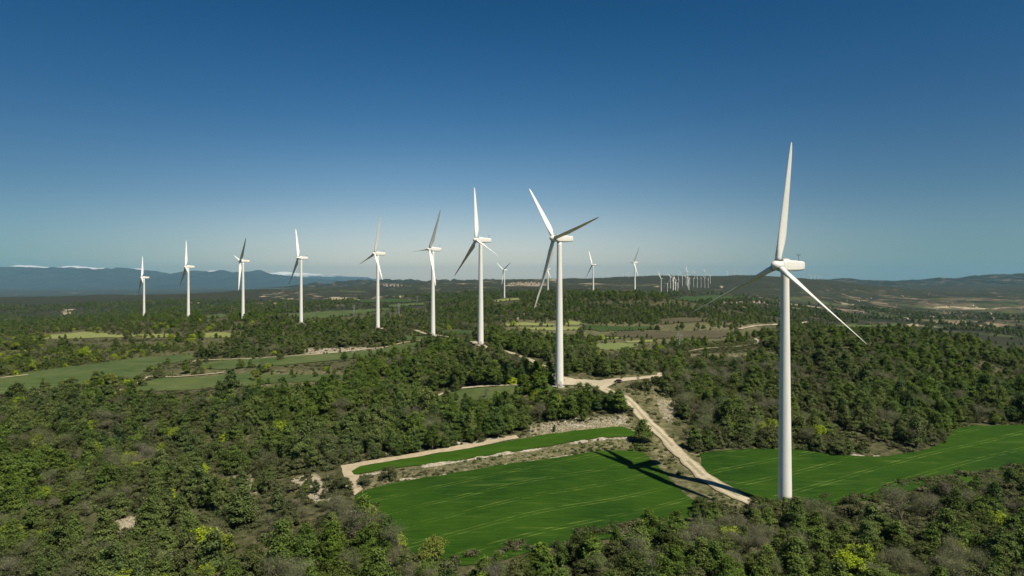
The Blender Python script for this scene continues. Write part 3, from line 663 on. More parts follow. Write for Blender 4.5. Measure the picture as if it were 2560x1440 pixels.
def make_crown(kind, h, seed, m, n, size, name='crown'):
    r = np.random.default_rng(seed)
    if kind == 'bare':      # fine ascending branchlets with sparse grey-brown buds
        mb = MB(); tips = []
        def branch(p, d, L, rad, lv):
            q = p + d * L; mid = p + d * L * .5 + Vector(r.normal(0, L * .06, 3)); mb.tube([p, mid, q], [rad, rad * .8, rad * .55], 4 if lv < 2 else 3, False); tips.append((q, d))
            if lv >= 3: return
            for _ in range(5 if lv == 0 else 4):
                nd = (d + Vector(r.normal(0, .55, 3))).normalized(); nd.z = max(nd.z, -.1) + .15; nd.normalize()
                branch(p + d * L * r.uniform(.45, 1), nd, L * r.uniform(.55, .78), rad * .5, lv + 1)
        for _ in range(3): branch(Vector((0, 0, h * .15)), Vector((r.normal(0, .35), r.normal(0, .35), 1)).normalized(), h * .36, .075, 0)
        C = np.array([t[0] for t in tips]); O = np.array([t[1] for t in tips])
        V, Q = leaves(C, O, n, size, h * .06, r, 0, .35)
        nb = len(mb.V); me = quadmesh(name, np.vstack([np.array(mb.V), V]), np.vstack([np.array([f for f in mb.F if len(f) == 4]), Q + nb]), m)
        return me
    C, O = crown_shape(kind, h, r)
    V, Q = leaves(C, O, n, size, h * (.047 if kind == 'pine' else .062), r, .35)
    return quadmesh(name, V, Q, m)
def make_trunk(kind, h, seed):
    r = random.Random(seed); mb = MB(); t0 = h * (.035 if kind != 'bare' else .022); P = []; x = y = 0
    top = h * (.86 if kind == 'pine' else .5)
    for k in range(7):
        P.append((x, y, -.6 + (top + .6) * k / 6)); x += r.gauss(0, h * .008); y += r.gauss(0, h * .008)
    mb.tube(P, [t0 * (1.25 - .95 * k / 6) for k in range(7)], 7)
    for _ in range(9):
        i = r.randint(2, 5); a = r.uniform(0, 6.28); L = h * r.uniform(.16, .28); p = Vector(P[i])
        mb.tube([p, p + Vector((math.cos(a) * L * .5, math.sin(a) * L * .5, L * .22)), p + Vector((math.cos(a) * L, math.sin(a) * L, L * .5))], [t0 * .4, t0 * .28, t0 * .1], 5)
    return mb.mesh('trunk', M['bark'], True)
M['pine'] = leaf_mat('pine_needles', [(.055, .095, .015), (.080, .125, .020), (.100, .155, .030), (.055, .095, .030), (.120, .185, .028), (.14, .175, .05)], 1.08, (.13, .145, .065), (.12, .18, .02))
M['oak'] = leaf_mat('holm_oak_leaves', [(.050, .070, .018), (.082, .105, .028), (.12, .13, .05), (.065, .10, .020)], .95, (.14, .145, .075), (.12, .165, .025))
M['bare'] = leaf_mat('bare_twigs', [(.120, .118, .070), (.100, .110, .055), (.135, .122, .088), (.125, .145, .065)], 1.6)
M['spring'] = leaf_mat('fresh_spring_leaves', [(.15, .19, .022), (.20, .26, .022), (.13, .15, .035), (.26, .33, .020)], 1.35)
M['bush'] = leaf_mat('low_bush_leaves', [(.045, .052, .020), (.070, .074, .034), (.095, .090, .050), (.055, .066, .024), (.05, .075, .018), (.11, .105, .065)], 1.45, (.12, .125, .06), (.075, .12, .016))
SRC = {'pine': [(9.6, 11), (8.4, 12), (11.0, 13), (7.2, 14), (10.2, 15), (8.8, 16)], 'oak': [(5.8, 21), (4.8, 22), (6.6, 23), (5.4, 24)], 'bare': [(8.4, 31), (7.0, 32), (9.2, 33), (7.8, 34)], 'spring': [(6.6, 41), (5.0, 42)]}
PROTO = {}
for k, L in SRC.items():
    PROTO[k] = []
    for h, sd_ in L:
        if k == 'pine': c = make_crown('pine', h, sd_, M['pine'], 4600, .165)
        elif k == 'oak': c = make_crown('oak', h, sd_, M['oak'], 4200, .13)
        elif k == 'bare': c = make_crown('bare', h, sd_, M['bare'], 2600, .095)
        else: c = make_crown('oak', h, sd_, M['spring'], 3600, .14)
        PROTO[k].append((c, make_trunk('pine' if k == 'pine' else 'bare' if k == 'bare' else 'oak', h, sd_), h))

# ------------------------------------------------------------------ where trees stand
def scatter(r0, r1, sp):
    """jittered grid over a wedge in front of the camera"""
    yy = np.arange(0, r1 * 1.0 + sp, sp); xx = np.arange(-r1 * .95, r1 * .95, sp)
    gx, gy = np.meshgrid(xx, yy); gx = gx.ravel() + rng.uniform(-.48, .48, gx.size) * sp; gy = gy.ravel() + rng.uniform(-.48, .48, gy.size) * sp
    k = (gy > r0) & (gy <= r1) & (np.abs(gx) < gy * .80 + 25); return gx[k], gy[k]
parts = [scatter(95, 420, 4.0), scatter(420, 750, 4.6), scatter(750, 1300, 6.0), scatter(1300, 2100, 8.5), scatter(2100, 3600, 14.0)]
tx = np.concatenate([p[0] for p in parts]); ty = np.concatenate([p[1] for p in parts]); tz = H(tx, ty)
px, py = project(tx, ty, tz); hh = 8.6 * FPX / ty
keep = np.ones(len(tx), bool); U = rng.uniform(0, 1, len(tx))
dens = np.where(ty < 1300, .76, .85)
big = fbm(tx / 38, ty / 38, 77, 3); dens = dens * np.where(big < .42, .22, 1.0) * np.where((ty > 1300), np.where(fbm(tx / 160, ty / 160, 5, 3) > .56, .12, 1), 1)
dens = np.where((ty > 1250) & (px > 1700), np.where(fbm(tx / 230, ty / 150, 8, 4) > .47, .04, dens * .8), dens)
for poly, kf, st, dr in OPEN: dens = np.where(inpoly(px, py, poly), np.minimum(dens, kf), dens)
keep &= U < dens
for f in FIELDS:
    for fr in (0, .5, .9): keep &= ~inpoly(px, py - hh * fr, f[2])
    keep &= ~inpoly(px, py + 3, f[2])
ROADCLEAR = [(1562,1000),(1588,998),(1650,1058),(1705,1112),(1800,1192),(1885,1243),(1870,1262),(1845,1258),(1765,1212),(1685,1150),(1598,1052)]
CARCLEAR = [(1378,940),(1500,946),(1572,940),(1572,962),(1660,950),(1665,975),(1560,985),(1510,982),(1470,976),(1380,976)]
TRACKS = [[(1715,873),(1780,864),(1850,860),(1880,847),(1905,845),(1907,864),(1850,872),(1780,878),(1720,886)], [(1850,818),(1880,811),(1945,806),(1945,816),(1855,828)],
 [(1262,872),(1290,884),(1350,907),(1345,917),(1290,897),(1255,882)], [(1000,818),(1050,825),(1095,833),(1092,841),(1000,828)], [(480,896),(560,894),(560,903),(480,908)]]
for poly in (DIRT, JUNCTION, ROADCLEAR, CARCLEAR, *TRACKS):
    for fr in (0, .25, .5, .85): keep &= ~inpoly(px, py - hh * fr, poly)
for C, cl in ROADXY:
    lo = C.min(0) - cl; hi = C.max(0) + cl; idx = np.nonzero(keep & (tx > lo[0]) & (tx < hi[0]) & (ty > lo[1]) & (ty < hi[1]))[0]
    for c in np.array_split(idx, max(1, len(idx) // 4000)):
        if len(c): keep[c] &= np.min((tx[c, None] - C[None, ::2, 0]) ** 2 + (ty[c, None] - C[None, ::2, 1]) ** 2, axis=1) > cl ** 2
for t, nc in TURB: keep &= (tx - t.location.x) ** 2 + (ty - t.location.y) ** 2 > (4.2 if t is TURB[0][0] else 6.0) ** 2
# keep the foot of the towers that the photograph shows in view
for a, b, c, d in ((1380, 1425, 940, 976), (1190, 1216, 840, 858), (1070, 1092, 815, 838), (936, 954, 800, 821), (740,768,790,806), (596,616,790,800), (463,484,785,797), (354,372,785,800)):
    keep &= ~((ty < 900) & (px > a - 10) & (px < b + 10) & (py > c) & (py - hh * .95 < d) & (py - hh * .3 < d + 60) & (ty > 100) & (py - hh < d) & (py > d - 2))
tx, ty, tz, px, py, U = [a[keep] for a in (tx, ty, tz, px, py, U)]
ex, ey = [], []
for nm_, m__, poly, ext_ in FIELDS[3:]:
    P = [ground_at(*p)[:2] for p in poly]
    for i in range(len(P)):
        a, b = P[i], P[(i + 1) % len(P)]; d = math.dist(a, b); stp_ = 5 if a[1] < 700 else 8
        for q in range(int(d / stp_)):
            f = (q + random.random()) / (d / stp_)
            if vnoise(np.array([(a[0] + b[0]) * .01 + q * .35]), np.array([a[1] * .1]), 6)[0] > .45: ex.append(a[0] + (b[0] - a[0]) * f + random.gauss(0, 1.6)); ey.append(a[1] + (b[1] - a[1]) * f + random.gauss(0, 2.5))
ex, ey = np.array(ex), np.array(ey); k_ = ey > 95; ex, ey = ex[k_], ey[k_]; edge = np.concatenate([np.zeros(len(tx), bool), np.ones(len(ex), bool)])
tx = np.concatenate([tx, ex]); ty = np.concatenate([ty, ey]); tz = H(tx, ty); px, py = project(tx, ty, tz)
# kind of tree by place
n = len(tx); w = np.zeros((n, 4)); w[:] = (.54, .32, .10, .045)
def region(mask, ww): w[mask] = ww
region((px < 560) & (py < 1000) & (py > 815), (.22, .38, .24, .13))
region((px < 420) & (py > 860) & (py < 1010), (.22, .36, .20, .20))
region((ty < 265) & (px > 640) & (py > 1180), (.38, .28, .33, .010))
region((ty < 200) & (px > 560), (.33, .25, .41, .010))
region((px > 1600) & (px < 2120) & (py > 880) & (py < 1140) & (ty > 262), (.24, .36, .36, .02))
region((px > 2080) & (py > 800) & (py < 1140) & (ty > 262), (.74, .14, .11, .006))
region((px > 850) & (px < 1600) & (ty > 290) & (ty < 620), (.82, .10, .06, .012))
region((px > 500) & (px < 950) & (ty > 560) & (ty < 760), (.80, .12, .07, .005))
region(ty > 1000, (.66, .20, .14, 0))
cl_ = fbm(tx / 16, ty / 16, 91, 2); c2_ = fbm(tx / 22, ty / 22, 57, 2); w[:, 0] *= np.clip((cl_ - .32) * 5, .08, 2); w[:, 2] *= np.clip((.72 - cl_) * 4, .1, 2) * np.clip((c2_ - .3) * 4, .15, 2)
w /= w.sum(1)[:, None]; cw = np.cumsum(w, 1); U2 = rng.uniform(0, 1, n); kd = (U2[:, None] > cw).sum(1).clip(0, 3)
KN = ['pine', 'oak', 'bare', 'spring']
sc = rng.uniform(.62, 1.30, n) * np.where(ty > 2100, 1.3, np.where(ty > 1300, 1.05, np.where(ty > 750, .85, np.where(ty > 420, .92, 1.0))))
sc *= .8 + .4 * fbm(tx / 30, ty / 30, 14, 2)
for poly, kf, st, dr in OPEN: sc = np.where(inpoly(px, py, poly) & (ty < 700), sc * .55, sc)
sc = np.where((ty < 262) & (px > 1000) & (kd == 0), sc * .88, sc); sc = np.where(edge, sc * .55, sc)
rz = rng.uniform(0, 2 * math.pi, n)
# hand-placed trees and bushes seen in the photograph: (column, base row, kind, scale)
HAND = [(1890,1275,'oak',.8),(1915,1283,'bare',.6),(1938,1284,'oak',.85),(1962,1287,'pine',.62),(1985,1284,'oak',.85),(2010,1283,'oak',.8),(1950,1292,'oak',1.0),(1925,1296,'oak',1.0),(1975,1298,'oak',1.0),(1900,1296,'pine',.7),(2000,1300,'pine',.75),
(975,1197,'oak',.95),(912,1212,'oak',.85),(1612,974,'oak',1.1),(1592,970,'oak',.8),(1420,1022,'oak',.9),(1490,1012,'pine',1.0),(580,975,'pine',1.75),(466,934,'pine',1.05),(240,962,'pine',1.1),(985,912,'pine',1.15),(1010,905,'pine',1.2),(862,885+18,'pine',.8),
(280,966,'spring',1.5),(320,970,'spring',1.5),(300,964,'oak',1.2),(345,965,'oak',1.2),(255,966,'spring',1.1),(640,950,'spring',1.1),(400,945,'oak',1.2),(430,943,'bare',.9),(500,935,'oak',.8),(1525,1022,'pine',.8),(1465,1024,'pine',.75),(1440,1018,'oak',.9),(1545,1025,'pine',.85),(1640,960,'oak',1.2),(1660,968,'oak',1.3),(180,972,'spring',1.0),(215,965,'spring',.8),(545,1385,'spring',1.25),(240,1140,'spring',1.0),(90,1170,'spring',.6),(195,1225,'spring',.7),(225,1218,'spring',.6),(670,930,'spring',.9),(815,925,'spring',.7),(430,850,'spring',.9),
(215,905,'spring',1.6),(60,850,'spring',1.2),(120,845,'spring',1.0),(940,1345,'spring',1.25),(985,1370,'spring',1.2),(915,1320,'spring',1.1),(1080,1405,'spring',1.0),(1510,920,'pine',1.0),(2155,1425,'spring',1.2),(2120,1440,'spring',1.1),(40,940,'spring',.8),(1345,1015,'spring',1.1),(2290,1120,'pine',1.2),(2050,1075,'oak',1.2),(2180,1085,'oak',1.2),
(700,900,'oak',.9),(735,945,'oak',.55),(790,942,'oak',.6),(845,948,'oak',.5),(640,945,'oak',.5),(870,935,'pine',.7),(650,935,'pine',.8),(1258,905,'oak',1.3),(1420,1030,'bare',.7)]
hx_, hy_, hk, hs = [], [], [], []
for a, b, k, s in HAND:
    g = ground_at(a, b); hx_.append(g[0]); hy_.append(g[1]); hk.append(KN.index(k)); hs.append(s)
tx = np.concatenate([hx_, tx]); ty = np.concatenate([hy_, ty]); tz = H(tx, ty); kd = np.concatenate([hk, kd]).astype(int); sc = np.concatenate([hs, sc]); rz = np.concatenate([rng.uniform(0, 6, len(HAND)), rz])
px, py = project(tx, ty, tz)
var = np.array([rng.integers(0, len(SRC[KN[k]])) for k in kd])
nh = len(HAND)
SV = np.column_stack([sc * rng.uniform(.85, 1.2, len(sc)), sc * rng.uniform(.85, 1.2, len(sc)), sc * rng.uniform(.82, 1.15, len(sc))])
# the trees that show largest stand as individuals, the rest of each kind as one wood
dist = np.hypot(tx, ty) + (tz - CZ) * 0
inview = (px > 8) & (px < 2552) & (py - 5 * FPX / ty < 1425)
order_all = np.argsort(np.where(inview, dist / np.maximum(sc, .5), 1e9))
def place_name(i):
    X_, Y_, D_ = px[i], py[i], ty[i]
    if D_ < 262 and X_ > 1060: return 'in the grey-green wood before the wheat fields'
    if D_ < 262: return 'in the dense wood left of the terraced fields'
    if X_ > 1620: return 'on the hillside behind the nearest turbine'
    if X_ < 900: return 'on the wooded slope below the pale meadow'
    return 'in the wood between wheat strip and gravel junction'
LOOK = {'pine': ('pine_tree', 'pine tree', 'dark green pine tree'), 'oak': ('holm_oak', 'oak', 'low rounded dark evergreen oak'), 'bare': ('bare_tree', 'tree', 'leafless grey-brown twiggy tree'), 'spring': ('spring_tree', 'tree', 'small yellow-green tree in fresh leaf')}
used = np.zeros(len(tx), bool); GNSRC = {k: [None] * len(SRC[k]) for k in KN}
HANDLAB = {11: 'dark round bush on the bank between the two wheat fields, nearer the middle', 12: 'dark round bush beside the bare earth corner of the two fields', 13: 'spreading dark evergreen tree casting shadow beside the gravel junction', 17: 'lone dark pine standing in the meadow', 19: 'tall dark pine beside the bright yellow-green bushes', 27: 'bright yellow-green tree alone in the dark wood at the lower left', 23: 'bright yellow-green broad bush beside the tall dark pine in the meadow', 24: 'yellow-green bush on the meadow slope', 47: 'dark pine at the corner of the curving field'}
for ki, k in enumerate(KN):
    nm, cat, look = LOOK[k]; idx = [i for i in order_all if kd[i] == ki and inview[i]]
    hand = [i for i in range(nh) if kd[i] == ki]; pick = hand + [i for i in idx if i >= nh][:290 - len(hand)]
    for j, i in enumerate(pick):
        cr, tr, h = PROTO[k][var[i]]; used[i] = True
        o = empty(nm, (tx[i], ty[i], tz[i] - .1), rz[i]); o.scale = tuple(SV[i])
        pl = place_name(i); lab = HANDLAB.get(i) or (look + ' ' + pl); gp = None if i in HANDLAB else look + 's ' + pl
        if i < nh and i not in HANDLAB and k == 'spring': lab = 'bright yellow-green bush among darker trees and meadows'; gp = 'bright yellow-green bushes'
        tag(o, lab, cat, gp)
        c = link('crown', cr, o); link('trunk', tr, o)
        if GNSRC[k][var[i]] is None: GNSRC[k][var[i]] = (c, o.children[1] if o.children[0] == c else o.children[0])
def instancer(name, P, S_, Rz, Vr, sources, label, cat):
    me = bpy.data.meshes.new(name); me.from_pydata([tuple(p) for p in P], [], [])
    for an, ty_, arr in (('s', 'FLOAT_VECTOR', S_), ('r', 'FLOAT', Rz), ('v', 'INT', Vr)):
        a = me.attributes.new(an, ty_, 'POINT'); a.data.foreach_set('vector' if an == 's' else 'value', np.asarray(arr, dtype=np.int32 if an == 'v' else np.float32).ravel())
    o = link(name, me); g = bpy.data.node_groups.new(name, 'GeometryNodeTree')
    g.interface.new_socket('Geometry', in_out='INPUT', socket_type='NodeSocketGeometry'); g.interface.new_socket('Geometry', in_out='OUTPUT', socket_type='NodeSocketGeometry')
    gi = g.nodes.new('NodeGroupInput'); go = g.nodes.new('NodeGroupOutput'); m2p = g.nodes.new('GeometryNodeMeshToPoints'); g.links.new(gi.outputs[0], m2p.inputs[0])
    jn = g.nodes.new('GeometryNodeJoinGeometry')
    def attr(n_, t_):
        q = g.nodes.new('GeometryNodeInputNamedAttribute'); q.data_type = t_; q.inputs[0].default_value = n_; return q.outputs[0]
    cx = g.nodes.new('ShaderNodeCombineXYZ'); g.links.new(attr('r', 'FLOAT'), cx.inputs[2]); vv = attr('v', 'INT'); ss = attr('s', 'FLOAT_VECTOR')
    for i, src in enumerate(sources):
        if src is None: continue
        cmp_ = g.nodes.new('FunctionNodeCompare'); cmp_.data_type = 'INT'; cmp_.operation = 'EQUAL'
        ins = [s for s in cmp_.inputs if s.type == 'INT' and s.enabled] or [s for s in cmp_.inputs if s.type == 'INT']
        g.links.new(vv, ins[0]); ins[1].default_value = i
        ip = g.nodes.new('GeometryNodeInstanceOnPoints'); g.links.new(m2p.outputs[0], ip.inputs['Points']); g.links.new(cmp_.outputs[0], ip.inputs['Selection'])
        j2 = g.nodes.new('GeometryNodeJoinGeometry')
        for so in src:
            oi = g.nodes.new('GeometryNodeObjectInfo'); oi.inputs[0].default_value = so; oi.transform_space = 'ORIGINAL'; g.links.new(oi.outputs['Geometry'], j2.inputs[0])
        g.links.new(j2.outputs[0], ip.inputs['Instance']); g.links.new(cx.outputs[0], ip.inputs['Rotation']); g.links.new(ss, ip.inputs['Scale'])
        g.links.new(ip.outputs[0], jn.inputs[0])
    g.links.new(jn.outputs[0], go.inputs[0])
    md = o.modifiers.new('wood', 'NODES'); md.node_group = g
    return tag(o, label, cat, None, 'stuff')
for ki, k in enumerate(KN):
    m_ = (kd == ki) & ~used
    if not m_.any(): continue
    have = [i for i, s in enumerate(GNSRC[k]) if s is not None]; vv = np.where(np.isin(var[m_], have), var[m_], have[0])
    instancer({'pine': 'pine_wood', 'oak': 'oak_scrub', 'bare': 'leafless_wood', 'spring': 'spring_thicket'}[k], np.column_stack([tx[m_], ty[m_], tz[m_] - .1]), SV[m_], rz[m_], vv, GNSRC[k],
        {'pine': 'dark green pine wood covering the hills', 'oak': 'dark evergreen oak scrub filling the woods', 'bare': 'grey-brown leafless trees mixed through the woods', 'spring': 'yellow-green bushes scattered through the woods'}[k], {'pine': 'wood', 'oak': 'scrub', 'bare': 'wood', 'spring': 'thicket'}[k])
print('trees', len(tx), 'by kind', [int((kd == i).sum()) for i in range(4)])

# low undergrowth between the trees and over the open banks
r_ = np.random.default_rng(5); C = r_.normal(0, .38, (9, 3)) * np.array([1, 1, .45]) + np.array([0, 0, .38]); O = C / (np.linalg.norm(C, axis=1)[:, None] + .01); O[:, 2] += .5
bV, bQ = leaves(C, O, 420, .085, .2, r_, .3)
ux, uy = scatter(95, 430, 2.3); u2 = scatter(430, 800, 4.2); ux = np.concatenate([ux, u2[0]]); uy = np.concatenate([uy, u2[1]]); uz = H(ux, uy)
upx, upy = project(ux, uy, uz); kp = rng.uniform(0, 1, len(ux)) < np.clip((fbm(ux / 9, uy / 9, 44, 2) - .33) * 3.4, .1, .9)
for f in FIELDS: kp &= ~inpoly(upx, upy, f[2]) & ~inpoly(upx, upy - 4, f[2])
for poly in (DIRT, JUNCTION): kp &= ~inpoly(upx, upy, poly)
for C_, cl in ROADXY:
    lo = C_.min(0) - 5; hi = C_.max(0) + 5; idx = np.nonzero(kp & (ux > lo[0]) & (ux < hi[0]) & (uy > lo[1]) & (uy < hi[1]))[0]
    if len(idx): kp[idx] &= np.min((ux[idx, None] - C_[None, ::2, 0]) ** 2 + (uy[idx, None] - C_[None, ::2, 1]) ** 2, axis=1) > 3.4 ** 2
ux, uy, uz = ux[kp], uy[kp], uz[kp]
us = rng.uniform(.5, 1.0, len(ux)) * (1.2 + 2.6 * rng.uniform(0, 1, len(ux)) ** 2); upx, upy = project(ux, uy, uz)
for poly, kf, st, dr in OPEN: us = np.where(inpoly(upx, upy, poly), us * .42, us)
bush0 = tag(link('low_bush', quadmesh('low_bush', bV, bQ, M['bush'])), 'low grey-green bush on the bank by the gravel road', 'bush')
g = ground_at(1700, 1185); bush0.location = g; bush0.scale = (1.6,) * 3
instancer('undergrowth', np.column_stack([ux, uy, uz]), np.repeat(us[:, None], 3, 1), rng.uniform(0, 6.28, len(ux)), np.zeros(len(ux)), [(bush0,)], 'low grey-green and brownish undergrowth between the trees', 'undergrowth')

# ------------------------------------------------------------------ stones: terrace edges and outcrops
def stone_mesh(sd_):
    r = np.random.default_rng(sd_); import bmesh
    bm = bmesh.new(); bmesh.ops.create_icosphere(bm, subdivisions=1, radius=.5)
    for v in bm.verts: v.co = v.co * r.uniform(.75, 1.2); v.co.z *= .6
    me = bpy.data.meshes.new('stone'); bm.to_mesh(me); bm.free(); me.materials.append(M['stone']); return me
def stony_edge(name, pts, w, h, label):
    """a continuous tumbled dry-stone edge along a terrace"""
    P = [Vector(ground_at(*p)[:2]) for p in pts]; C = []
    for i in range(len(P) - 1):
        k = max(1, int((P[i + 1] - P[i]).length / .9)); C += [P[i].lerp(P[i + 1], q / k) for q in range(k)]
    V = []; F = []; nx = 6
    for i, c in enumerate(C):
        t = (C[min(i + 1, len(C) - 1)] - C[max(i - 1, 0)]).normalized(); s = Vector((t.y, -t.x)); hh_ = h * (vnoise(np.array([i * .22]), np.array([w]), 3)[0] * 2.0 - .75); ww = w * (.45 + .8 * vnoise(np.array([i * .2]), np.array([h]), 9)[0])
        for k in range(nx):
            f = k / (nx - 1) - .5; p = c + s * (ww * f + random.gauss(0, .12)) + t * random.gauss(0, .12)
            V.append((p.x, p.y, float(H(p.x, p.y)) + (hh_ * (1 - (2 * f) ** 2) + random.gauss(0, .12) if 0 < k < nx - 1 else -.1)))
    for i in range(len(C) - 1):
        for k in range(nx - 1): F.append((i * nx + k, i * nx + k + 1, (i + 1) * nx + k + 1, (i + 1) * nx + k))
    return tag(link(name, mesh(name, V, F, M['stone'])), label, 'stone wall')
stony_edge('stone_wall', [(905,1190),(985,1175),(1100,1162),(1250,1137),(1400,1112),(1500,1098),(1572,1097)], 2.4, .9, 'long pale tumbled stone wall along the lower edge of the wheat strip')
stony_edge('stone_wall', [(1000,1200),(1080,1193),(1200,1173),(1330,1153),(1440,1136)], 1.2, .4, 'thin pale stony edge along the top of the large wheat field')
stony_edge('stone_wall', [(960,1137),(1060,1122),(1100,1112),(1180,1108),(1250,1094)], 2.6, 1.3, 'pale broken stone bank between the pines and the wheat strip')
stony_edge('stone_wall', [(1420,1062),(1480,1066),(1560,1056)], 2.4, 1.2, 'pale stony bank beside the road end of the wheat strip')
stony_edge('stone_wall', [(2110,1134),(2160,1140),(2205,1140)], 2.0, .8, 'short pale stone edge where the hillside wood meets the curving field')
sm = [stone_mesh(i) for i in range(3)]
def stones(name, poly, cnt, label, s0=.5, s1=1.6):
    xs = [p[0] for p in poly]; ys = [p[1] for p in poly]; P = []
    while len(P) < cnt:
        a, b = random.uniform(min(xs), max(xs)), random.uniform(min(ys), max(ys))
        if inpoly(np.array([a]), np.array([b]), poly)[0]: P.append(ground_at(a, b))
    V = []; F = []
    for x, y, z in P:
        me = random.choice(sm); s = random.uniform(s0, s1); c = Matrix.Rotation(random.uniform(0, 6), 3, 'Z'); nb = len(V)
        for v in me.vertices: q = c @ (v.co * s); V.append((q.x + x, q.y + y, q.z + z + .05))
        F += [tuple(i + nb for i in p.vertices) for p in me.polygons]
    return tag(link(name, mesh(name, V, F, M['stone'])), label, 'rubble', None, 'stuff')
stones('rubble', [(725,1200),(775,1185),(815,1215),(845,1265),(790,1262)], 420, 'grey limestone scree in the clearing left of the wheat field', .3, .9)
stones('rubble', [(1640,1000),(1690,1010),(1685,1060),(1650,1045)], 160, 'pale loose stones on the bank right of the road', .4, 1.1)
stones('rubble', [(1310,1070),(1420,1045),(1560,1040),(1565,1056),(1420,1068),(1330,1082)], 190, 'pale limestone blocks on the slope above the wheat strip', .5, 1.4)
stones('rubble', [(760,884),(800,872),(900,868),(960,872),(940,880),(800,886)], 180, 'pale limestone outcrop above the long meadow', .8, 2.4)
stones('rubble', [(290,1310),(345,1300),(335,1335),(300,1340)], 60, 'pale rock showing in the wood at the lower left', .3, 1.0)

# ------------------------------------------------------------------ parked car at the gravel junction
cp = flat('dark_red_brown_car_paint', (.045, .022, .024), .3, .05); gl = flat('car_glass', (.015, .018, .02), .1, .05); rb = flat('tyre_rubber', (.02, .02, .02), .8); al = flat('wheel_rim', (.5, .5, .5), .3)
lt = flat('lamp_glass', (.7, .7, .68), .2); rl = flat('rear_lamp_glass', (.4, .03, .02), .2)
def car(loc, rz_, label):
    t = empty('parked_car', loc, rz_); tag(t, label, 'car')
    prof = [(-2.15,.35),(-2.2,.75),(-2.05,.98),(-1.1,1.02),(-.4,1.08),(.9,1.02),(1.6,.92),(2.1,.78),(2.2,.5),(2.15,.35)]
    V = []; F = []; n = len(prof)
    for y, ins in ((-.88, .0), (-.92, 0), (.92, 0), (.88, 0)):
        for x, z in prof: V.append((x, y, z))
    for a in range(3):
        for i in range(n): F.append((a * n + i, a * n + (i + 1) % n, (a + 1) * n + (i + 1) % n, (a + 1) * n + i))
    F.append(tuple(range(n))[::-1]); F.append(tuple(3 * n + i for i in range(n))); link('body', mesh('body', V, F, cp), t)
    V = [(-1.75, -.82, 1.0), (1.25, -.82, 1.0), (1.25, .82, 1.0), (-1.75, .82, 1.0), (-1.35, -.66, 1.5), (.45, -.66, 1.52), (.45, .66, 1.52), (-1.35, .66, 1.5)]
    F = [(0, 1, 5, 4), (1, 2, 6, 5), (2, 3, 7, 6), (3, 0, 4, 7)]; link('windows', mesh('windows', V, F, gl), t)
    mb = MB(); mb.box((-.45, 0, 1.53), (1.9, 1.36, .06)); link('roof', mb.mesh('roof', cp), t)
    ty_me = rev([(-.1, .2), (-.11, .3), (-.08, .33), (.08, .33), (.11, .3), (.1, .2)], 18, 'tyre', rb, 'y'); rim_me = rev([(-.115, .02), (-.115, .2), (.115, .2), (.115, .02)], 14, 'rim', al, 'y')
    for x in (-1.35, 1.35):
        for y in (-.86, .86):
            w_ = link('wheel', ty_me, t, (x, y, .33)); link('rim', rim_me, w_)
    for y in (-.65, .65):
        mb = MB(); mb.box((2.12, y, .68), (.12, .36, .16)); link('headlight', mb.mesh('headlight', lt), t)
        mb = MB(); mb.box((-2.16, y, .85), (.1, .3, .18)); link('tail_light', mb.mesh('tail_light', rl), t)
gx, gy, gz = ground_at(1545, 957); car((gx, gy, gz + .3), R(200), 'small dark car parked at the edge of the gravel junction beside a spreading tree')

# ------------------------------------------------------------------ lattice pylons
def pylon(pxy, h, label, grp=None, w=1.0):
    x, y, z = ground_at(*pxy); t = empty('lattice_pylon', (x, y, z - .3)); tag(t, label, 'pylon', grp)
    mb = MB(); n = 9; b0 = h * .09 * w; b1 = h * .02 * w
    def cor(f, s): q = b0 + (b1 - b0) * f; return Vector((s[0] * q, s[1] * q, h * f))
    cs = [(-1, -1), (1, -1), (1, 1), (-1, 1)]
    for s in cs: mb.tube([cor(0, s), cor(1, s)], .11 * w, 4)
    for k in range(n):
        f0, f1 = k / n, (k + 1) / n
        for i in range(4):
            a, b = cs[i], cs[(i + 1) % 4]; mb.tube([cor(f0, a), cor(f1, b)], .07 * w, 3); mb.tube([cor(f0, b), cor(f1, a)], .07 * w, 3); mb.tube([cor(f1, a), cor(f1, b)], .06 * w, 3)
    link('mast', mb.mesh('mast', M['steel']), t)
    for f in (.78, .9, .985):
        mb = MB(); L = h * .14; mb.tube([(-L, 0, h * f), (0, 0, h * f + .5), (L, 0, h * f)], .11 * w, 4); mb.tube([(-L, 0, h * f), (0, 0, h * f - .6), (L, 0, h * f)], .08 * w, 4)
        for s in (-1, 1): mb.tube([(L * s, 0, h * f), (L * s, 0, h * f - 1.3)], .09 * w, 4)
        link('cross_arm', mb.mesh('cross_arm', M['steel']), t)
pylon((1699, 884), 18, 'grey lattice pylon standing in the scrub left of the winding pale track', None, .6)
for p, h in (((1352 - 355, 790), 26), ((1043, 756), 26), ((640 + 981 / 4, 790), 22)): pylon(p, h, 'faint grey lattice pylon in the far valley behind the row', 'far valley pylons', .7)

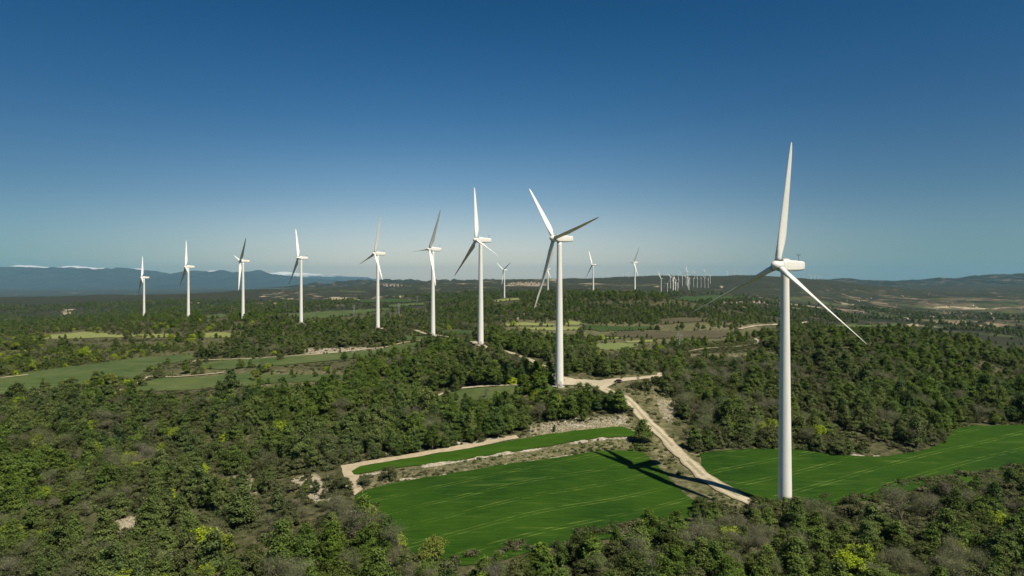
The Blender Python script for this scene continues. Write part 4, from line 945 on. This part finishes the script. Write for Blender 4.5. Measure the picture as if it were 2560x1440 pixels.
# ------------------------------------------------------------------ villages and farms
wallm = [flat('house_wall_' + n_, c, .9, .08) for n_, c in (('ochre', (.38, .30, .21)), ('pale', (.52, .46, .37)), ('sand', (.42, .35, .27)), ('white', (.6, .58, .53)))]
roofm = [flat('roof_tiles_' + n_, c, .9, .15) for n_, c in (('red', (.30, .18, .12)), ('brown', (.27, .19, .14)))]
darkm = flat('window_opening', (.03, .03, .035))
def house_meshes(L, Wd, h, wm, rm):
    mb = MB(); rf = .28 * Wd
    V = [(-L/2,-Wd/2,-3),(L/2,-Wd/2,-3),(L/2,Wd/2,-3),(-L/2,Wd/2,-3),(-L/2,-Wd/2,h),(L/2,-Wd/2,h),(L/2,Wd/2,h),(-L/2,Wd/2,h),(-L/2,0,h+rf),(L/2,0,h+rf)]
    w_ = mesh('wall', V, [(0,1,5,4),(2,3,7,6),(1,2,6,9,5),(3,0,4,8,7),(3,2,1,0)], wm)
    e = .5; V = [(-L/2-e,-Wd/2-e,h-.15),(L/2+e,-Wd/2-e,h-.15),(L/2+e,0,h+rf+.12),(-L/2-e,0,h+rf+.12),(-L/2-e,Wd/2+e,h-.15),(L/2+e,Wd/2+e,h-.15)]
    V2 = [(x, y, z + .3) for x, y, z in V]
    r_ = mesh('roof', V + V2, [(0,3,2,1),(3,4,5,2),(6,7,8,9),(9,8,11,10),(0,1,7,6),(4,10,11,5),(0,6,9,3),(3,9,10,4),(1,2,8,7),(2,5,11,8)], rm)
    mb = MB()
    for k in range(max(2, int(L / 4))):
        for zf in ((.3, .72) if h > 5 else (.5,)):
            for s in (-1, 1): mb.box((-L / 2 + L * (k + .5) / max(2, int(L / 4)), s * Wd / 2, h * zf), (1.1, .1, 1.5))
    return w_, r_, mb.mesh('window', darkm)
HM = [house_meshes(12, 9, 6.5, wallm[0], roofm[0]), house_meshes(16, 10, 7.5, wallm[2], roofm[1]), house_meshes(10, 8, 5, wallm[1], roofm[0]), house_meshes(22, 11, 6, wallm[3], roofm[1]), house_meshes(9, 9, 10, wallm[1], roofm[0])]
def house(x, y, k, s, lab, grp):
    t = empty('stone_house', (x, y, float(H(x, y))), random.uniform(0, 3.14), s); tag(t, lab, 'house', grp)
    for me, nm in zip(HM[k], ('wall', 'roof', 'window')): link(nm, me, t)
def village(poly, cnt, lab, grp, s=(1, 1.5), ks=(0, 1, 2, 4)):
    xs = [p[0] for p in poly]; ys = [p[1] for p in poly]; c = 0
    while c < cnt:
        a, b = random.uniform(min(xs), max(xs)), random.uniform(min(ys), max(ys))
        if inpoly(np.array([a]), np.array([b]), poly)[0]:
            x, y, z = ground_at(a, b); house(x, y, random.choice(ks), random.uniform(*s), lab, grp); c += 1
village([(1262,709),(1300,706),(1365,707),(1368,712),(1300,714),(1265,713)], 48, 'tan and red-roofed house of the village strung along the ridge behind the second row', 'houses of the ridge village', (.6, .9))
village([(630,761),(660,758),(705,762),(702,767),(650,767)], 40, 'pale house of the village in the dark valley between two towers of the row', 'houses of the valley village', (.7, 1.0), (1, 2, 3))
village([(955,713),(985,711),(1012,713),(1005,717),(965,717)], 20, 'small pale house of the distant hill village behind the row', 'houses of the hill village', (.9, 1.4))
village([(1325,740),(1340,734),(1356,733),(1352,742)], 7, 'stone farmhouse on the wooded ridge left of the half hidden turbine', 'ridge farmhouses', (.55, .75))
village([(475,758),(500,758),(500,761),(478,762)], 7, 'white farm building in the dark hills behind the left towers', 'farm buildings in the left hills', (.6, .9), (3, 2))
village([(1795,757),(1830,755),(1915,752),(1915,760),(1800,763)], 18, 'tan farmhouse of the scattered hamlet under the low blade', 'hamlet houses', (.6, .9))
village([(2020,760),(2300,735),(2560,750),(2560,800),(2200,800),(2000,780)], 45, 'pale farmhouse scattered in the wide valley on the plain behind the nearest turbine', 'valley farmhouses', (.55, 1.0), (0, 1, 2, 3))
village([(355,716),(440,714),(440,718),(360,719)], 26, 'long white industrial shed far off on the blue plain', 'industrial sheds on the plain', (2.5, 5), (3,))


# ------------------------------------------------------------------ mountains beyond the plain
mm, t_, b_ = mat('mountain_rock', .95, .1); p_ = position(t_); sz = N(t_, 'ShaderNodeSeparateXYZ'); t_.links.new(p_, sz.inputs[0])
nz = noise(t_, .0012, 6, p_, .65); lv = mth(t_, 'ADD', sz.outputs[2], mth(t_, 'MULTIPLY', mth(t_, 'SUBTRACT', nz, .5), 500.0))
mr_ = N(t_, 'ShaderNodeMapRange'); mr_.inputs[1].default_value = 960; mr_.inputs[2].default_value = 1080; t_.links.new(lv, mr_.inputs[0])
t_.links.new(mixc(t_, mr_.outputs[0], ramp(t_, nz, [(.3, (.018, .028, .026)), (.7, (.045, .055, .05))]), (.80, .80, .80)), b_.inputs['Base Color'])
def range_(name, prof, Y0, depth, seed, label, floor=-330, mm=mm):
    """a mountain range as a height field: crest line from the photograph, ridged flanks, real depth"""
    xs = np.array([p[0] for p in prof], float); ys = np.array([p[1] for p in prof], float)
    cx = np.arange(xs[0], xs[-1] + 1, 4.0); rows = np.linspace(-1, 1, 44); V = []
    for a in cx:
        crest = (700 - np.interp(a, xs, ys)) / FPX * Y0; edge = min(1, (a - xs[0]) / 60, (xs[-1] - a) / 60) if False else 1
        X0 = (a - 1280) / FPX * Y0; f = 1 - np.abs(rows) ** 1.1; yy = Y0 + rows * depth
        rg = 1 - np.abs(2 * fbm(np.full(rows.shape, X0 / 2600.), yy / 2600., seed, 4) - 1) * 1.6
        z = floor + (crest - floor) * f * (1 - (1 - f) * .55 * (1 - rg)) + ((vnoise(np.array([a / 9.]), np.array([seed * 1.]), 4)[0] - .5) * 60 + (fbm(np.full(rows.shape, X0 / 700.), yy / 700., seed + 3, 3) - .5) * 110) * f
        V += [(X0, float(y_), float(z_) + CZ) for y_, z_ in zip(yy, z)]
    nr = len(rows); nc = len(cx); i_, j_ = np.meshgrid(np.arange(nc - 1), np.arange(nr - 1), indexing='ij'); a_ = (i_ * nr + j_).ravel()
    return tag(link(name, quadmesh(name, V, np.stack([a_, a_ + nr, a_ + nr + 1, a_ + 1], -1), mm, True)), label, None, None, 'structure')
range_('mountains', [(-500,672),(-100,670),(0,667),(60,666),(110,669),(170,667),(230,672),(260,670),(300,667),(340,673),(370,676),(420,684),(445,683),(480,676),(520,678),(560,675),(580,682),(600,679),(650,676),(680,684),(720,691),(800,698),(860,702),(920,708),(980,716),(1020,722)], 34000, 7000, 3, 'blue forested mountains beyond the plain')
ms = mm.copy(); ms.name = 'snowy_mountain_rock'; q_ = [x for x in ms.node_tree.nodes if x.type == 'MAP_RANGE'][0]; q_.inputs[1].default_value = 330; q_.inputs[2].default_value = 520
range_('snow_mountains', [(-500,668),(-100,666),(0,668),(40,664),(70,662.5),(100,665),(130,668),(170,664),(230,668),(300,671),(345,670),(385,680),(430,688),(500,679),(530,675.5),(550,673.5),(580,684),(650,686),(685,681),(700,679),(740,681),(800,685),(850,688),(900,691),(960,700),(1000,708)], 52000, 8000, 8, 'snow topped mountain crest behind the blue mountains', -330, ms)

hm2, t_, b_ = mat('wooded_hills', .95, .1); p_ = position(t_); nz = noise(t_, .004, 6, p_, .7)
t_.links.new(ramp(t_, nz, [(.3, (.010, .016, .010)), (.5, (.026, .032, .018)), (.58, (.045, .045, .028)), (.64, (.16, .13, .09)), (.67, (.03, .036, .02))]), b_.inputs['Base Color'])
range_('hills', [(1900,712),(1960,704),(2040,700),(2070,698),(2100,697),(2130,701),(2180,704),(2215,702),(2250,707),(2290,702),(2340,696),(2355,696),(2400,702),(2430,697),(2460,690.5),(2500,688),(2515,689),(2560,686),(2620,683),(2700,685),(2900,690),(3200,700)], 14500, 4200, 5, 'dark blue wooded hills along the horizon right of the nearest turbine', -135, hm2)
range_('hills', [(780,714),(860,706),(940,703),(1000,702),(1004,700),(1044,700),(1050,702),(1120,700),(1200,700.5),(1212,697),(1235,697),(1246,699.5),(1330,700),(1420,699),(1500,702),(1560,708)], 12500, 2600, 6, 'low flat topped hills along the horizon behind the row', -110, hm2)

# ------------------------------------------------------------------ haze
hm = bpy.data.materials.new('haze'); hm.use_nodes = True; tn = hm.node_tree
for x in list(tn.nodes):
    if x.type == 'BSDF_PRINCIPLED': tn.nodes.remove(x)
pv = tn.nodes.new('ShaderNodeVolumePrincipled'); pv.inputs['Color'].default_value = (.31, .64, .86, 1); pv.inputs['Density'].default_value = 1.75e-5; pv.inputs['Anisotropy'].default_value = 0.0
tn.links.new(pv.outputs[0], [x for x in tn.nodes if x.type == 'OUTPUT_MATERIAL'][0].inputs['Volume'])
mb = MB(); zl = float(min(HG.min(), -330 + CZ)) - 60; zt = CZ + 1260; mb.box((0, 0, (zl + zt) / 2), (136000, 136000, zt - zl))
tag(link('haze', mb.mesh('haze', hm)), 'pale blue air haze over the whole landscape', None, None, 'stuff')
